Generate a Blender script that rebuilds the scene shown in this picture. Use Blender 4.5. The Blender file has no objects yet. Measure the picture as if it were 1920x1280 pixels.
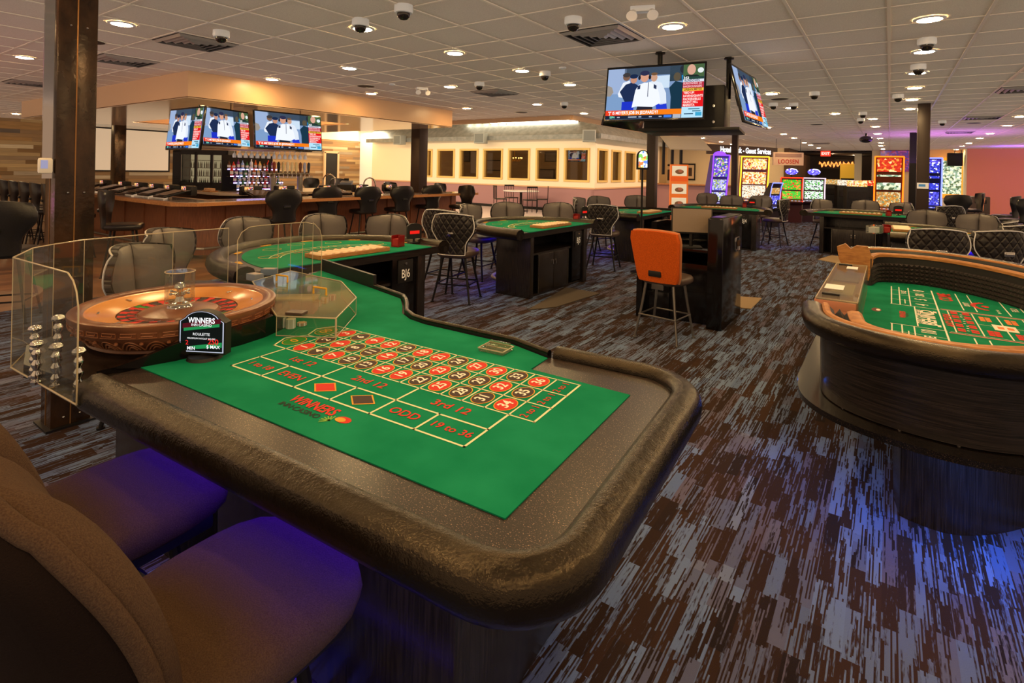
import bpy, bmesh, math, random
from math import pi, sin, cos, radians as RAD
from mathutils import Vector, Matrix
random.seed(7)
SC = bpy.context.scene
COL = SC.collection

# ------------------------------------------------------------------ camera geometry (survey of the photo)
FPX, CXP, Y0P, ROLL, TH, CAMH = 1012.0, 960.0, 318.0, RAD(1.15), RAD(55.0), 1.5
RT = Vector((sin(TH), cos(TH), 0.0)); FW = Vector((-cos(TH), sin(TH), 0.0))
def ray(u, v):
    du, dv = u - CXP, v - Y0P
    a = du * cos(ROLL) + dv * sin(ROLL); b = -du * sin(ROLL) + dv * cos(ROLL)
    return RT * (a / FPX) + FW + Vector((0, 0, -b / FPX))
def P(u, v, z=0.0):
    r = ray(u, v); t = (z - CAMH) / r.z
    return Vector((r.x * t, r.y * t, z))
def atd(u, d, v=331):
    r = ray(u, v); return Vector((r.x * d, r.y * d, CAMH + r.z * d))
def aty(u, v, y):
    r = ray(u, v); t = y / r.y; return Vector((r.x * t, y, CAMH + r.z * t))
def atx(u, v, x):
    r = ray(u, v); t = x / r.x; return Vector((x, r.y * t, CAMH + r.z * t))
CEIL = 2.74

# ------------------------------------------------------------------ materials
def s2l(c):
    f = lambda x: x / 12.92 if x <= 0.04045 else ((x + 0.055) / 1.055) ** 2.4
    return tuple(f(x / 255.0) for x in c) + (1.0,)
MATS = {}
def mat(name, rgb=(128, 128, 128), rough=0.5, metal=0.0, emit=0.0, spec=0.5, bump=None, coat=0.0, var=None, trans=0.0):
    """rgb in sRGB 0-255. bump=(scale,strength[,stretch]) noise bump; var=(scale, rgb2[,stretch xyz]) noise colour variation"""
    if name in MATS: return MATS[name]
    m = bpy.data.materials.new(name); m.use_nodes = True
    nt = m.node_tree; b = nt.nodes['Principled BSDF']
    c = s2l(rgb)
    b.inputs['Base Color'].default_value = c
    b.inputs['Roughness'].default_value = rough
    b.inputs['Metallic'].default_value = metal
    b.inputs['Specular IOR Level'].default_value = spec
    b.inputs['Coat Weight'].default_value = coat
    if trans: b.inputs['Transmission Weight'].default_value = trans
    if emit:
        b.inputs['Emission Color'].default_value = c; b.inputs['Emission Strength'].default_value = emit
    if bump or var:
        tc = nt.nodes.new('ShaderNodeTexCoord')
    if bump:
        mp = nt.nodes.new('ShaderNodeMapping'); nt.links.new(tc.outputs['Object'], mp.inputs[0])
        if len(bump) > 2: mp.inputs['Scale'].default_value = bump[2]
        n = nt.nodes.new('ShaderNodeTexNoise'); n.inputs['Scale'].default_value = bump[0]; n.inputs['Detail'].default_value = 4
        nt.links.new(mp.outputs[0], n.inputs['Vector'])
        bp = nt.nodes.new('ShaderNodeBump'); bp.inputs['Strength'].default_value = bump[1]; bp.inputs['Distance'].default_value = 0.01
        nt.links.new(n.outputs['Fac'], bp.inputs['Height']); nt.links.new(bp.outputs[0], b.inputs['Normal'])
    if var:
        mp = nt.nodes.new('ShaderNodeMapping'); nt.links.new(tc.outputs['Object'], mp.inputs[0])
        if len(var) > 2: mp.inputs['Scale'].default_value = var[2]
        n = nt.nodes.new('ShaderNodeTexNoise'); n.inputs['Scale'].default_value = var[0]; n.inputs['Detail'].default_value = 5
        nt.links.new(mp.outputs[0], n.inputs['Vector'])
        r = nt.nodes.new('ShaderNodeValToRGB'); r.color_ramp.elements[0].position = 0.38; r.color_ramp.elements[1].position = 0.64
        r.color_ramp.elements[0].color = c; r.color_ramp.elements[1].color = s2l(var[1])
        nt.links.new(n.outputs['Fac'], r.inputs[0]); nt.links.new(r.outputs[0], b.inputs['Base Color'])
    MATS[name] = m
    return m
def glow(name, rgb, strength):
    if name in MATS: return MATS[name]
    m = bpy.data.materials.new(name); m.use_nodes = True; nt = m.node_tree; nt.nodes.clear()
    e = nt.nodes.new('ShaderNodeEmission'); e.inputs[0].default_value = s2l(rgb); e.inputs[1].default_value = strength
    o = nt.nodes.new('ShaderNodeOutputMaterial'); nt.links.new(e.outputs[0], o.inputs[0]); MATS[name] = m; return m
def acrylic(name, tint=(245, 248, 245), gloss=0.06, haze=0.03):
    if name in MATS: return MATS[name]
    m = bpy.data.materials.new(name); m.use_nodes = True; nt = m.node_tree; nt.nodes.clear()
    L = nt.links.new; N = nt.nodes.new
    t = N('ShaderNodeBsdfTransparent'); t.inputs[0].default_value = s2l(tint)
    g = N('ShaderNodeBsdfGlossy'); g.inputs['Roughness'].default_value = 0.03
    d = N('ShaderNodeBsdfDiffuse'); d.inputs[0].default_value = s2l((235, 230, 215))
    fr = N('ShaderNodeLayerWeight'); fr.inputs[0].default_value = 0.25
    mm = N('ShaderNodeMath'); mm.operation = 'MULTIPLY_ADD'; mm.inputs[1].default_value = 0.45; mm.inputs[2].default_value = gloss
    L(fr.outputs['Fresnel'], mm.inputs[0])
    a = N('ShaderNodeMixShader'); L(mm.outputs[0], a.inputs[0]); L(t.outputs[0], a.inputs[1]); L(g.outputs[0], a.inputs[2])
    b = N('ShaderNodeMixShader'); b.inputs[0].default_value = haze; L(a.outputs[0], b.inputs[1]); L(d.outputs[0], b.inputs[2])
    o = N('ShaderNodeOutputMaterial'); L(b.outputs[0], o.inputs[0]); MATS[name] = m; return m

class NT:
    """tiny node builder"""
    def __init__(s, name):
        s.m = bpy.data.materials.new(name); s.m.use_nodes = True; s.nt = s.m.node_tree; s.b = s.nt.nodes['Principled BSDF']
        s.tc = s.nt.nodes.new('ShaderNodeTexCoord'); MATS[name] = s.m
    def n(s, t, **k):
        x = s.nt.nodes.new('ShaderNode' + t)
        for a, v in k.items(): setattr(x, a, v)
        return x
    def l(s, a, b): s.nt.links.new(a, b)
    def math(s, op, a, b=None, c=None):
        x = s.n('Math', operation=op)
        for i, q in enumerate((a, b, c)):
            if q is None: continue
            if isinstance(q, (int, float)): x.inputs[i].default_value = q
            else: s.l(q, x.inputs[i])
        return x.outputs[0]
    def mix(s, f, a, b):
        x = s.n('Mix', data_type='RGBA')
        if isinstance(f, (int, float)): x.inputs[0].default_value = f
        else: s.l(f, x.inputs[0])
        for i, q in ((6, a), (7, b)):
            if isinstance(q, tuple): x.inputs[i].default_value = s2l(q)
            else: s.l(q, x.inputs[i])
        return x.outputs[2]
    def xyz(s, src='Object'):
        x = s.n('SeparateXYZ'); s.l(s.tc.outputs[src], x.inputs[0]); return x.outputs
    def comb(s, a, b, c=0.0):
        x = s.n('CombineXYZ')
        for i, q in enumerate((a, b, c)):
            if isinstance(q, (int, float)): x.inputs[i].default_value = q
            else: s.l(q, x.inputs[i])
        return x.outputs[0]
    def white(s, vec):
        x = s.n('TexWhiteNoise', noise_dimensions='3D'); s.l(vec, x.inputs['Vector']); return x.outputs['Value']
    def noise(s, vec, scale=5.0, detail=2.0, rough=0.5):
        x = s.n('TexNoise'); x.inputs['Scale'].default_value = scale; x.inputs['Detail'].default_value = detail
        x.inputs['Roughness'].default_value = rough
        s.l(vec, x.inputs['Vector']); return x.outputs['Fac']
    def ramp(s, f, stops, const=False):
        x = s.n('ValToRGB'); s.l(f, x.inputs[0]); cr = x.color_ramp
        if const: cr.interpolation = 'CONSTANT'
        while len(cr.elements) < len(stops): cr.elements.new(0.5)
        for e, (p, c) in zip(cr.elements, stops): e.position = p; e.color = s2l(c)
        return x.outputs[0]

def carpet_mat():
    t = NT('carpet_planks'); x, y, z = t.xyz()
    col = t.math('FLOOR', t.math('DIVIDE', x, 0.2))
    sh = t.white(t.comb(col, 3.0))
    row = t.math('FLOOR', t.math('DIVIDE', t.math('ADD', y, t.math('MULTIPLY', sh, 0.9)), 0.92))
    # short staggered patches inside the planks
    c2 = t.math('FLOOR', t.math('DIVIDE', x, 0.05))
    sh2 = t.white(t.comb(c2, 9.0))
    r2 = t.math('FLOOR', t.math('DIVIDE', t.math('ADD', y, t.math('MULTIPLY', sh2, 0.4)), 0.24))
    cell = t.white(t.comb(c2, r2, 5.0)); cellb = t.white(t.comb(col, row, 2.0)); cellc = t.white(t.comb(c2, r2, 8.0))
    st = t.math('FLOOR', t.math('DIVIDE', x, 0.0052))
    sh3 = t.white(t.comb(st, 1.0))
    r3 = t.math('FLOOR', t.math('DIVIDE', t.math('ADD', y, t.math('MULTIPLY', sh3, 0.5)), 0.13))
    line = t.white(t.comb(st, r3, 4.0))
    rag = t.noise(t.comb(t.math('MULTIPLY', x, 190.0), t.math('MULTIPLY', y, 26.0)), 1.0, 2.0)
    v = t.math('ADD', t.math('MULTIPLY', line, 0.55), t.math('MULTIPLY', rag, 0.45))
    thr = t.math('ADD', t.math('MULTIPLY', cell, 0.5), 0.24)
    d = t.math('SUBTRACT', v, thr)
    mask = t.math('MULTIPLY', d, 9.0); mk = t.n('Clamp'); t.l(mask, mk.inputs[0])
    lightc = t.ramp(t.math('ADD', t.math('MULTIPLY', cellb, 0.6), t.math('MULTIPLY', cellc, 0.4)),
                    [(0.0, (82, 98, 126)), (0.3, (106, 122, 146)), (0.55, (90, 100, 120)), (0.78, (92, 82, 90)), (1.0, (112, 122, 138))])
    darkc = t.ramp(cellc, [(0.0, (46, 31, 21)), (0.5, (58, 39, 26)), (1.0, (36, 27, 22))])
    fib = t.noise(t.comb(t.math('MULTIPLY', x, 400.0), t.math('MULTIPLY', y, 400.0)), 1.0, 1.0)
    c = t.mix(mk.outputs[0], darkc, lightc)
    c = t.mix(t.math('MULTIPLY', fib, 0.22), c, (20, 16, 14))
    t.l(c, t.b.inputs['Base Color']); t.b.inputs['Roughness'].default_value = 0.95; t.b.inputs['Specular IOR Level'].default_value = 0.1
    bp = t.n('Bump'); bp.inputs['Strength'].default_value = 0.35; bp.inputs['Distance'].default_value = 0.004
    t.l(t.math('ADD', mk.outputs[0], fib), bp.inputs['Height']); t.l(bp.outputs[0], t.b.inputs['Normal'])
    return t.m

def plank_mat(name, axis, vaxis, length, width, stops, rough=0.6, grain=0.5):
    """boards running along `axis` stacked along `vaxis` (0,1,2)"""
    t = NT(name); o = t.xyz(); a, b = o[axis], o[vaxis]
    row = t.math('FLOOR', t.math('DIVIDE', b, width))
    sh = t.white(t.comb(row, 2.0))
    colm = t.math('FLOOR', t.math('DIVIDE', t.math('ADD', a, t.math('MULTIPLY', sh, length * 3)), length))
    rnd = t.white(t.comb(row, colm, 1.0))
    c = t.ramp(rnd, stops)
    gr = t.noise(t.comb(t.math('MULTIPLY', a, 2.5), t.math('MULTIPLY', b, 38.0), t.math('MULTIPLY', rnd, 30.0)), 1.0, 4.0)
    c = t.mix(t.math('MULTIPLY', gr, grain), c, (38, 24, 14))
    fr = t.math('FRACT', t.math('DIVIDE', b, width))
    gap = t.math('LESS_THAN', fr, 0.035)
    c = t.mix(t.math('MULTIPLY', gap, 0.75), c, (20, 12, 8))
    t.l(c, t.b.inputs['Base Color']); t.b.inputs['Roughness'].default_value = rough
    return t.m

def picture_mat(name, scale, stops, strength=1.0, seed=0.0):
    """busy lit game-screen picture: coloured blotches that emit"""
    if name in MATS: return MATS[name]
    t = NT(name); v = t.n('TexVoronoi'); v.inputs['Scale'].default_value = scale
    mp = t.n('Mapping'); mp.inputs['Location'].default_value = (seed, seed * 1.7, seed * 0.3); t.l(t.tc.outputs['Object'], mp.inputs[0])
    t.l(mp.outputs[0], v.inputs['Vector'])
    h = t.n('SeparateColor'); t.l(v.outputs['Color'], h.inputs[0])
    c = t.ramp(h.outputs[0], stops, const=True)
    t.l(c, t.b.inputs['Emission Color']); t.b.inputs['Emission Strength'].default_value = strength
    t.b.inputs['Base Color'].default_value = (0.02, 0.02, 0.02, 1); t.b.inputs['Roughness'].default_value = 0.2
    return t.m

def speckle_mat():
    t = NT('granite_speckle'); v = t.noise(t.tc.outputs['Object'], 320.0, 1.0)
    c = t.ramp(v, [(0.0, (9, 7, 6)), (0.5, (22, 15, 13)), (0.64, (46, 31, 26)), (0.76, (176, 146, 124))])
    t.l(c, t.b.inputs['Base Color']); t.b.inputs['Roughness'].default_value = 0.32; return t.m

def leather_mat(name, rgb, rough=0.36, scale=26.0, stren=0.5):
    t = NT(name); n1 = t.noise(t.tc.outputs['Object'], scale, 6.0, 0.62)
    n2 = t.noise(t.tc.outputs['Object'], scale * 9, 2.0)
    t.b.inputs['Base Color'].default_value = s2l(rgb); t.b.inputs['Roughness'].default_value = rough; t.b.inputs['Specular IOR Level'].default_value = 0.5; t.b.inputs['Specular Tint'].default_value = s2l((255, 232, 200))
    bp = t.n('Bump'); bp.inputs['Strength'].default_value = stren; bp.inputs['Distance'].default_value = 0.012
    t.l(t.math('ADD', n1, t.math('MULTIPLY', n2, 0.25)), bp.inputs['Height']); t.l(bp.outputs[0], t.b.inputs['Normal']); return t.m

def quilt_mat():
    t = NT('quilted_black_vinyl'); x, y, z = t.xyz()
    a = t.math('FRACT', t.math('ADD', t.math('MULTIPLY', x, 13.0), t.math('MULTIPLY', z, 9.0)))
    b = t.math('FRACT', t.math('SUBTRACT', t.math('MULTIPLY', x, 13.0), t.math('MULTIPLY', z, 9.0)))
    f = lambda q: t.math('ABSOLUTE', t.math('SUBTRACT', q, 0.5))
    h = t.math('MAXIMUM', f(a), f(b))
    h2 = t.math('POWER', t.math('MULTIPLY', h, 2.0), 5.0)
    bp = t.n('Bump'); bp.inputs['Strength'].default_value = 0.9; bp.inputs['Distance'].default_value = 0.02; bp.invert = True
    t.l(h2, bp.inputs['Height']); t.l(bp.outputs[0], t.b.inputs['Normal'])
    t.l(t.mix(t.math('MULTIPLY', h2, 0.5), (30, 25, 22), (56, 42, 32)), t.b.inputs['Base Color']); t.b.inputs['Roughness'].default_value = 0.42; return t.m

M = {}
def init_mats():
    M['carpet'] = carpet_mat()
    M['woodfloor'] = plank_mat('wood_plank_floor', 1, 0, 1.2, 0.16, [(0, (120, 78, 48)), (0.5, (150, 102, 64)), (1, (104, 66, 42))], 0.35, 0.4)
    M['rustic'] = plank_mat('reclaimed_wall_boards', 1, 2, 1.5, 0.115,
        [(0, (120, 88, 52)), (0.25, (176, 130, 76)), (0.5, (140, 112, 82)), (0.7, (196, 158, 100)), (0.85, (108, 92, 76)), (1, (214, 186, 140))], 0.7, 0.55)
    M['speckle'] = speckle_mat(); M['blackspeckle'] = mat('black_granite', (12, 9, 8), 0.2, var=(300, (60, 46, 36))); MATS['black_granite'].node_tree.nodes['Color Ramp'].color_ramp.elements[0].position = .56; MATS['black_granite'].node_tree.nodes['Color Ramp'].color_ramp.elements[1].position = .7
    M['leather'] = leather_mat('black_padded_leather', (11, 8, 6), 0.26, 22.0, 0.36)
    M['quilt'] = quilt_mat()
    M['vinyl'] = mat('black_vinyl', (24, 21, 19), 0.3, bump=(60, 0.12))
    M['greyvinyl'] = mat('grey_tan_vinyl', (92, 82, 73), 0.42, bump=(50, 0.12))
    M['piping'] = mat('white_piping', (205, 195, 180), 0.6)
    M['blackmetal'] = mat('black_metal', (30, 27, 25), 0.38, 0.5)
    M['chrome'] = mat('chrome', (225, 222, 215), 0.12, 1.0)
    M['brushed'] = mat('brushed_steel', (165, 160, 152), 0.35, 1.0)
    M['felt'] = mat('green_felt', (8, 116, 78), 0.95, spec=0.1, bump=(700, 0.1), var=(5, (22, 130, 90)))
    M['tealfelt'] = mat('teal_felt', (20, 140, 105), 0.95, spec=0.1)
    M['cream'] = mat('cream_line', (206, 214, 168), 0.8)
    M['red'] = mat('layout_red', (196, 36, 22), 0.8)
    M['blk'] = mat('layout_black', (58, 42, 38), 0.8)
    M['white'] = mat('layout_white', (235, 225, 205), 0.8)
    M['gold'] = mat('layout_gold', (205, 150, 40), 0.8)
    M['lgreen'] = mat('layout_leaf', (120, 170, 60), 0.8)
    M['dgreen'] = mat('layout_dark_green', (30, 120, 30), 0.8)
    M['blackprint'] = mat('print_black', (22, 22, 20), 0.8)
    M['darkwood'] = mat('dark_wood_laminate', (22, 17, 14), 0.26, var=(5, (42, 34, 29), (40, 40, 1.2)), bump=(30, 0.05))
    M['darkwoodh'] = mat('dark_wood_laminate_horizontal', (20, 16, 13), 0.24, var=(5, (40, 32, 27), (1.2, 1.2, 40)))
    M['glossblack'] = mat('gloss_black_panel', (14, 11, 10), 0.13)
    M['black'] = mat('plain_black', (16, 14, 13), 0.5)
    M['maple'] = mat('maple_wood', (176, 116, 56), 0.5, var=(6, (146, 90, 40), (3, 3, 20)))
    M['barwood'] = mat('bar_oak_top', (178, 118, 66), 0.28, var=(8, (150, 94, 50), (3, 30, 3)))
    M['barpanel'] = mat('bar_panel_walnut', (104, 56, 30), 0.4, var=(5, (136, 78, 44), (30, 30, 1.5)))
    M['wheelwood'] = mat('roulette_walnut', (124, 76, 46), 0.3, var=(8, (96, 54, 32)))
    M['ceil'] = mat('ceiling_tile', (240, 220, 196), 0.9, spec=0.2, bump=(260, 0.25), var=(260, (220, 198, 174)))
    M['tbar'] = mat('ceiling_tbar', (236, 216, 190), 0.35, spec=0.6)
    M['soffit'] = mat('soffit_tan_paint', (206, 160, 116), 0.35, spec=0.5)
    M['soffitgloss'] = mat('soffit_gloss_underside', (196, 160, 124), 0.12, spec=0.6)
    M['creamwall'] = mat('cream_wall', (240, 220, 180), 0.8)
    M['mauve'] = mat('mauve_wall', (160, 118, 112), 0.8)
    M['salmon'] = mat('salmon_wall', (214, 122, 92), 0.6)
    M['whitebrick'] = mat('white_brick', (246, 242, 230), 0.8, bump=(20, 0.2))
    M['winframe'] = mat('window_frame_pine', (222, 184, 104), 0.5)
    M['roof'] = mat('grey_metal_roof', (140, 142, 134), 0.5, 0.3, var=(6, (120, 124, 118)))
    M['tan'] = mat('tan_wall', (202, 168, 124), 0.8)
    M['steelpaint'] = mat('rusty_steel_column', (40, 25, 15), 0.2, 0.3, var=(9, (66, 44, 26), (1, 1, 0.6)), bump=(40, 0.12))
    M['brownsteel'] = mat('dark_brown_column', (48, 33, 26), 0.4, 0.2, bump=(60, 0.1))
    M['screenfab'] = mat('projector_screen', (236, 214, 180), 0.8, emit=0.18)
    M['whiteplastic'] = mat('white_plastic', (232, 226, 216), 0.35)
    M['ivory'] = mat('ivory_plastic', (220, 206, 178), 0.4)
    M['smoke'] = mat('smoked_dome', (26, 20, 16), 0.06, spec=0.9)
    M['lamp'] = glow('downlight_lens', (255, 214, 150), 230.0)
    M['acr'] = acrylic('clear_acrylic')
    M['acrs'] = acrylic('smudged_acrylic', (240, 242, 230), 0.08, 0.05)
    M['acredge'] = mat('acrylic_edge', (176, 158, 122), 0.25)  # pale colour stands for the light that acrylic edges gather
    M['fabric'] = mat('brown_fabric', (80, 61, 44), 0.95, spec=0.1, bump=(420, 0.5), var=(380, (64, 46, 35)))
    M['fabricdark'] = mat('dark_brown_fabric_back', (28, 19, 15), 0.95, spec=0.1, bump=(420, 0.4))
    M['orangefab'] = mat('orange_fabric', (216, 92, 24), 0.9, spec=0.1, bump=(300, 0.6), var=(220, (178, 70, 20)))
    M['brownvinyl'] = mat('brown_seat_vinyl', (70, 52, 40), 0.4)
    M['redplastic'] = mat('dark_red_plastic', (120, 18, 16), 0.25)
    M['mat'] = mat('floor_mat_tan', (150, 122, 84), 0.9, bump=(150, 0.3))
    M['matdark'] = mat('floor_mat_dark', (74, 62, 48), 0.9, bump=(150, 0.3))
    M['tile'] = mat('pale_floor_tile', (204, 190, 176), 0.3)
    M['glassy'] = acrylic('window_glass', (200, 190, 176), 0.05, 0.0)
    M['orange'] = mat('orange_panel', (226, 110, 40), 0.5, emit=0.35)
    M['blueled'] = glow('blue_led', (40, 30, 255), 9.0)
init_mats()

# ------------------------------------------------------------------ mesh builder
def rotz(a): return Matrix.Rotation(a, 4, 'Z')
class MB:
    def __init__(s): s.bm = bmesh.new(); s.mi = 0; s.mats = []
    def use(s, m):
        if m not in s.mats: s.mats.append(m)
        s.mi = s.mats.index(m); return s
    def _set(s, faces):
        for f in faces: f.material_index = s.mi
    def box(s, c, d, bev=0.0, M4=None, taper=None):
        r = bmesh.ops.create_cube(s.bm, size=1.0); vs = r['verts']
        for v in vs:
            k = 1.0
            if taper and v.co.z > 0: k = taper
            v.co = Vector((v.co.x * d[0] * k, v.co.y * d[1] * k, v.co.z * d[2]))
        fs = list({f for v in vs for f in v.link_faces})
        if bev > 0:
            es = list({e for v in vs for e in v.link_edges})
            q = bmesh.ops.bevel(s.bm, geom=es, offset=min(bev, min(d) * 0.48), segments=2, profile=0.6, affect='EDGES')
            fs = list(set(q['faces']) | {f for f in fs if f.is_valid}); vs = list({v for f in fs for v in f.verts})
        X = Matrix.Translation(Vector(c)) @ (M4 if M4 else Matrix())
        for v in vs: v.co = X @ v.co
        s._set(fs); return s
    def ring_loft(s, rings, close=False, cap=True):
        R = [[s.bm.verts.new(p) for p in ring] for ring in rings]; n = len(R[0]); fs = []
        pairs = list(zip(R, R[1:])) + ([(R[-1], R[0])] if close else [])
        for a, b in pairs:
            for i in range(n):
                j = (i + 1) % n
                try: fs.append(s.bm.faces.new((a[i], a[j], b[j], b[i])))
                except ValueError: pass
        if cap and not close:
            fs.append(s.bm.faces.new(R[0][::-1])); fs.append(s.bm.faces.new(R[-1]))
        s._set(fs); return s
    def cyl(s, p0, p1, r0, r1=None, n=12, cap=True):
        r1 = r0 if r1 is None else r1; p0, p1 = Vector(p0), Vector(p1); d = (p1 - p0).normalized()
        a = d.orthogonal().normalized(); b = d.cross(a)
        mk = lambda p, r: [p + (a * cos(2 * pi * i / n) + b * sin(2 * pi * i / n)) * r for i in range(n)]
        return s.ring_loft([mk(p0, r0), mk(p1, r1)], cap=cap)
    def tube(s, pts, r, n=8, closed=False):
        pts = [Vector(p) for p in pts]; rings = []; m = len(pts); up = None
        for i, p in enumerate(pts):
            if closed: d = (pts[(i + 1) % m] - pts[i - 1]).normalized()
            else: d = (pts[min(i + 1, m - 1)] - pts[max(i - 1, 0)]).normalized()
            a = d.orthogonal().normalized() if up is None else (up - d * up.dot(d)).normalized()
            up = a; b = d.cross(a)
            rr = r[i] if isinstance(r, (list, tuple)) else r
            rings.append([p + (a * cos(2 * pi * k / n) + b * sin(2 * pi * k / n)) * rr for k in range(n)])
        return s.ring_loft(rings, close=closed)
    def sweep(s, path, prof, closed=False, cap=True):
        """path: 2D/3D points; prof: (offset outward-to-right of travel, z) points - a rail section"""
        path = [Vector((p[0], p[1], p[2] if len(p) > 2 else 0)) for p in path]; m = len(path); rings = []
        for i, p in enumerate(path):
            if closed: a, b = path[i - 1], path[(i + 1) % m]
            else: a, b = path[max(i - 1, 0)], path[min(i + 1, m - 1)]
            d0 = (p - a); d1 = (b - p)
            d0 = d0.normalized() if d0.length > 1e-7 else d1.normalized(); d1 = d1.normalized() if d1.length > 1e-7 else d0
            d = (d0 + d1).normalized(); nrm = Vector((d.y, -d.x, 0)); k = 1.0 / max(0.5, d.dot(d0))
            rings.append([p + nrm * (q[0] * k) + Vector((0, 0, q[1])) for q in prof])
        return s.ring_loft(rings, close=closed, cap=cap)
    def lathe(s, prof, c=(0, 0, 0), n=32, cap=True):
        c = Vector(c); rings = [[c + Vector((r * cos(2 * pi * i / n), r * sin(2 * pi * i / n), z)) for i in range(n)] for r, z in prof]
        return s.ring_loft(rings, cap=cap)
    def prism(s, out, z0, z1, M4=None):
        X = M4 if M4 else Matrix()
        return s.ring_loft([[X @ Vector((p[0], p[1], z0)) for p in out], [X @ Vector((p[0], p[1], z1)) for p in out]])
    def poly(s, pts, M4=None):
        X = M4 if M4 else Matrix()
        f = s.bm.faces.new([s.bm.verts.new(X @ Vector(p)) for p in pts]); s._set([f]); return s
    def disc(s, c, rx, ry=None, z=0.0, n=20, M4=None):
        ry = rx if ry is None else ry
        return s.poly([(c[0] + rx * cos(2 * pi * i / n), c[1] + ry * sin(2 * pi * i / n), z) for i in range(n)], M4)
    def strip(s, a, b, w, z=0.0, M4=None):
        a, b = Vector((a[0], a[1], 0)), Vector((b[0], b[1], 0)); d = (b - a).normalized(); n = Vector((-d.y, d.x, 0)) * (w / 2); e = d * (w / 2)
        return s.poly([(q.x, q.y, z) for q in (a - e - n, b + e - n, b + e + n, a - e + n)], M4)
    def sphere(s, c, r, n=14, sc=(1, 1, 1), zmin=None):
        prof = []
        lo = -pi / 2 if zmin is None else zmin
        for i in range(n // 2 + 1):
            a = lo + (pi / 2 - lo) * i / (n // 2); prof.append((max(1e-4, r * cos(a)), r * sin(a)))
        c = Vector(c); rings = [[c + Vector((q * cos(2 * pi * i / n) * sc[0], q * sin(2 * pi * i / n) * sc[1], z * sc[2])) for i in range(n)] for q, z in prof]
        return s.ring_loft(rings)
    def grid(s, fn, nu, nv):
        V = [[s.bm.verts.new(fn(i / nu, j / nv)) for i in range(nu + 1)] for j in range(nv + 1)]; fs = []
        for j in range(nv):
            for i in range(nu): fs.append(s.bm.faces.new((V[j][i], V[j][i + 1], V[j + 1][i + 1], V[j + 1][i])))
        s._set(fs); return s
    def shell(s, fn, nu, nv):
        """closed slab: fn(u,v,side) side 0 front 1 back"""
        F = [[s.bm.verts.new(fn(i / nu, j / nv, 0)) for i in range(nu + 1)] for j in range(nv + 1)]
        B = [[s.bm.verts.new(fn(i / nu, j / nv, 1)) for i in range(nu + 1)] for j in range(nv + 1)]; fs = []
        q = lambda a, b, c, d: fs.append(s.bm.faces.new((a, b, c, d)))
        for j in range(nv):
            for i in range(nu):
                q(F[j][i], F[j][i + 1], F[j + 1][i + 1], F[j + 1][i]); q(B[j][i + 1], B[j][i], B[j + 1][i], B[j + 1][i + 1])
        for i in range(nu): q(F[0][i + 1], F[0][i], B[0][i], B[0][i + 1]); q(F[nv][i], F[nv][i + 1], B[nv][i + 1], B[nv][i])
        for j in range(nv): q(F[j][0], F[j + 1][0], B[j + 1][0], B[j][0]); q(F[j + 1][nu], F[j][nu], B[j][nu], B[j + 1][nu])
        s._set(fs); return s
    def text(s, body, size, M4, depth=0.0, align='CENTER', spacing=1.0, xscale=1.0, bold=0.0):
        vs, fs = text_geo(body, align, spacing, bold)
        X = M4 @ Matrix.Diagonal((size * xscale, size, size, 1)); V = [s.bm.verts.new(X @ Vector(v)) for v in vs]; out = []
        for f in fs:
            try: out.append(s.bm.faces.new([V[i] for i in f]))
            except ValueError: pass
        s._set(out); return s
    def build(s, name, parent=None, mats=None, smooth=True, loc=None, ang=38):
        me = bpy.data.meshes.new(name); bmesh.ops.recalc_face_normals(s.bm, faces=[f for f in s.bm.faces]) if s.bm.faces else None
        if smooth:
            for f in s.bm.faces: f.smooth = True
        s.bm.to_mesh(me); s.bm.free()
        for m in (mats or s.mats): me.materials.append(m)
        if smooth: me.set_sharp_from_angle(angle=RAD(ang))
        o = bpy.data.objects.new(name, me); COL.objects.link(o)
        if parent: o.parent = parent
        if loc is not None: o.location = loc
        return o
TG = {}
def text_geo(body, align, spacing, bold):
    k = (body, align, spacing, bold)
    if k in TG: return TG[k]
    cu = bpy.data.curves.new('glyphs', 'FONT'); cu.body = body; cu.align_x = align; cu.align_y = 'CENTER'; cu.space_character = spacing
    cu.resolution_u = 3; cu.offset = bold
    o = bpy.data.objects.new('glyphs', cu); COL.objects.link(o)
    dg = bpy.context.evaluated_depsgraph_get(); me = o.evaluated_get(dg).to_mesh()
    r = ([tuple(v.co) for v in me.vertices], [tuple(p.vertices) for p in me.polygons])
    o.evaluated_get(dg).to_mesh_clear(); bpy.data.objects.remove(o); bpy.data.curves.remove(cu)
    TG[k] = r; return r
def one(m): b = MB(); b.use(M[m] if isinstance(m, str) else m); return b

# ------------------------------------------------------------------ naming helpers
def tag(o, label, cat, group=None, kind=None):
    o['label'] = label; o['category'] = cat
    if group: o['group'] = group
    if kind: o['kind'] = kind
    return o
def thing(name, label, cat, loc=(0, 0, 0), rz=0.0, group=None):
    o = bpy.data.objects.new(name, None); COL.objects.link(o); o.empty_display_size = 0.1
    o.location = loc; o.rotation_euler = (0, 0, rz); return tag(o, label, cat, group)
def struct(o): o['kind'] = 'structure'; return o
def dup(root, loc, rz, label, group=None):
    r = root.copy(); COL.objects.link(r); r.location = loc; r.rotation_euler = (0, 0, rz); r['label'] = label
    if group: r['group'] = group
    for ch in list(root.children):
        c = ch.copy(); COL.objects.link(c); c.parent = r
        for g in list(ch.children):
            d = g.copy(); COL.objects.link(d); d.parent = c
    return r
def face_to(p, q):
    """rz so that local +y points from p to q"""
    return math.atan2(q[1] - p[1], q[0] - p[0]) - pi / 2
ORD = 'first second third fourth fifth sixth seventh eighth ninth tenth eleventh twelfth thirteenth fourteenth'.split()

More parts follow.
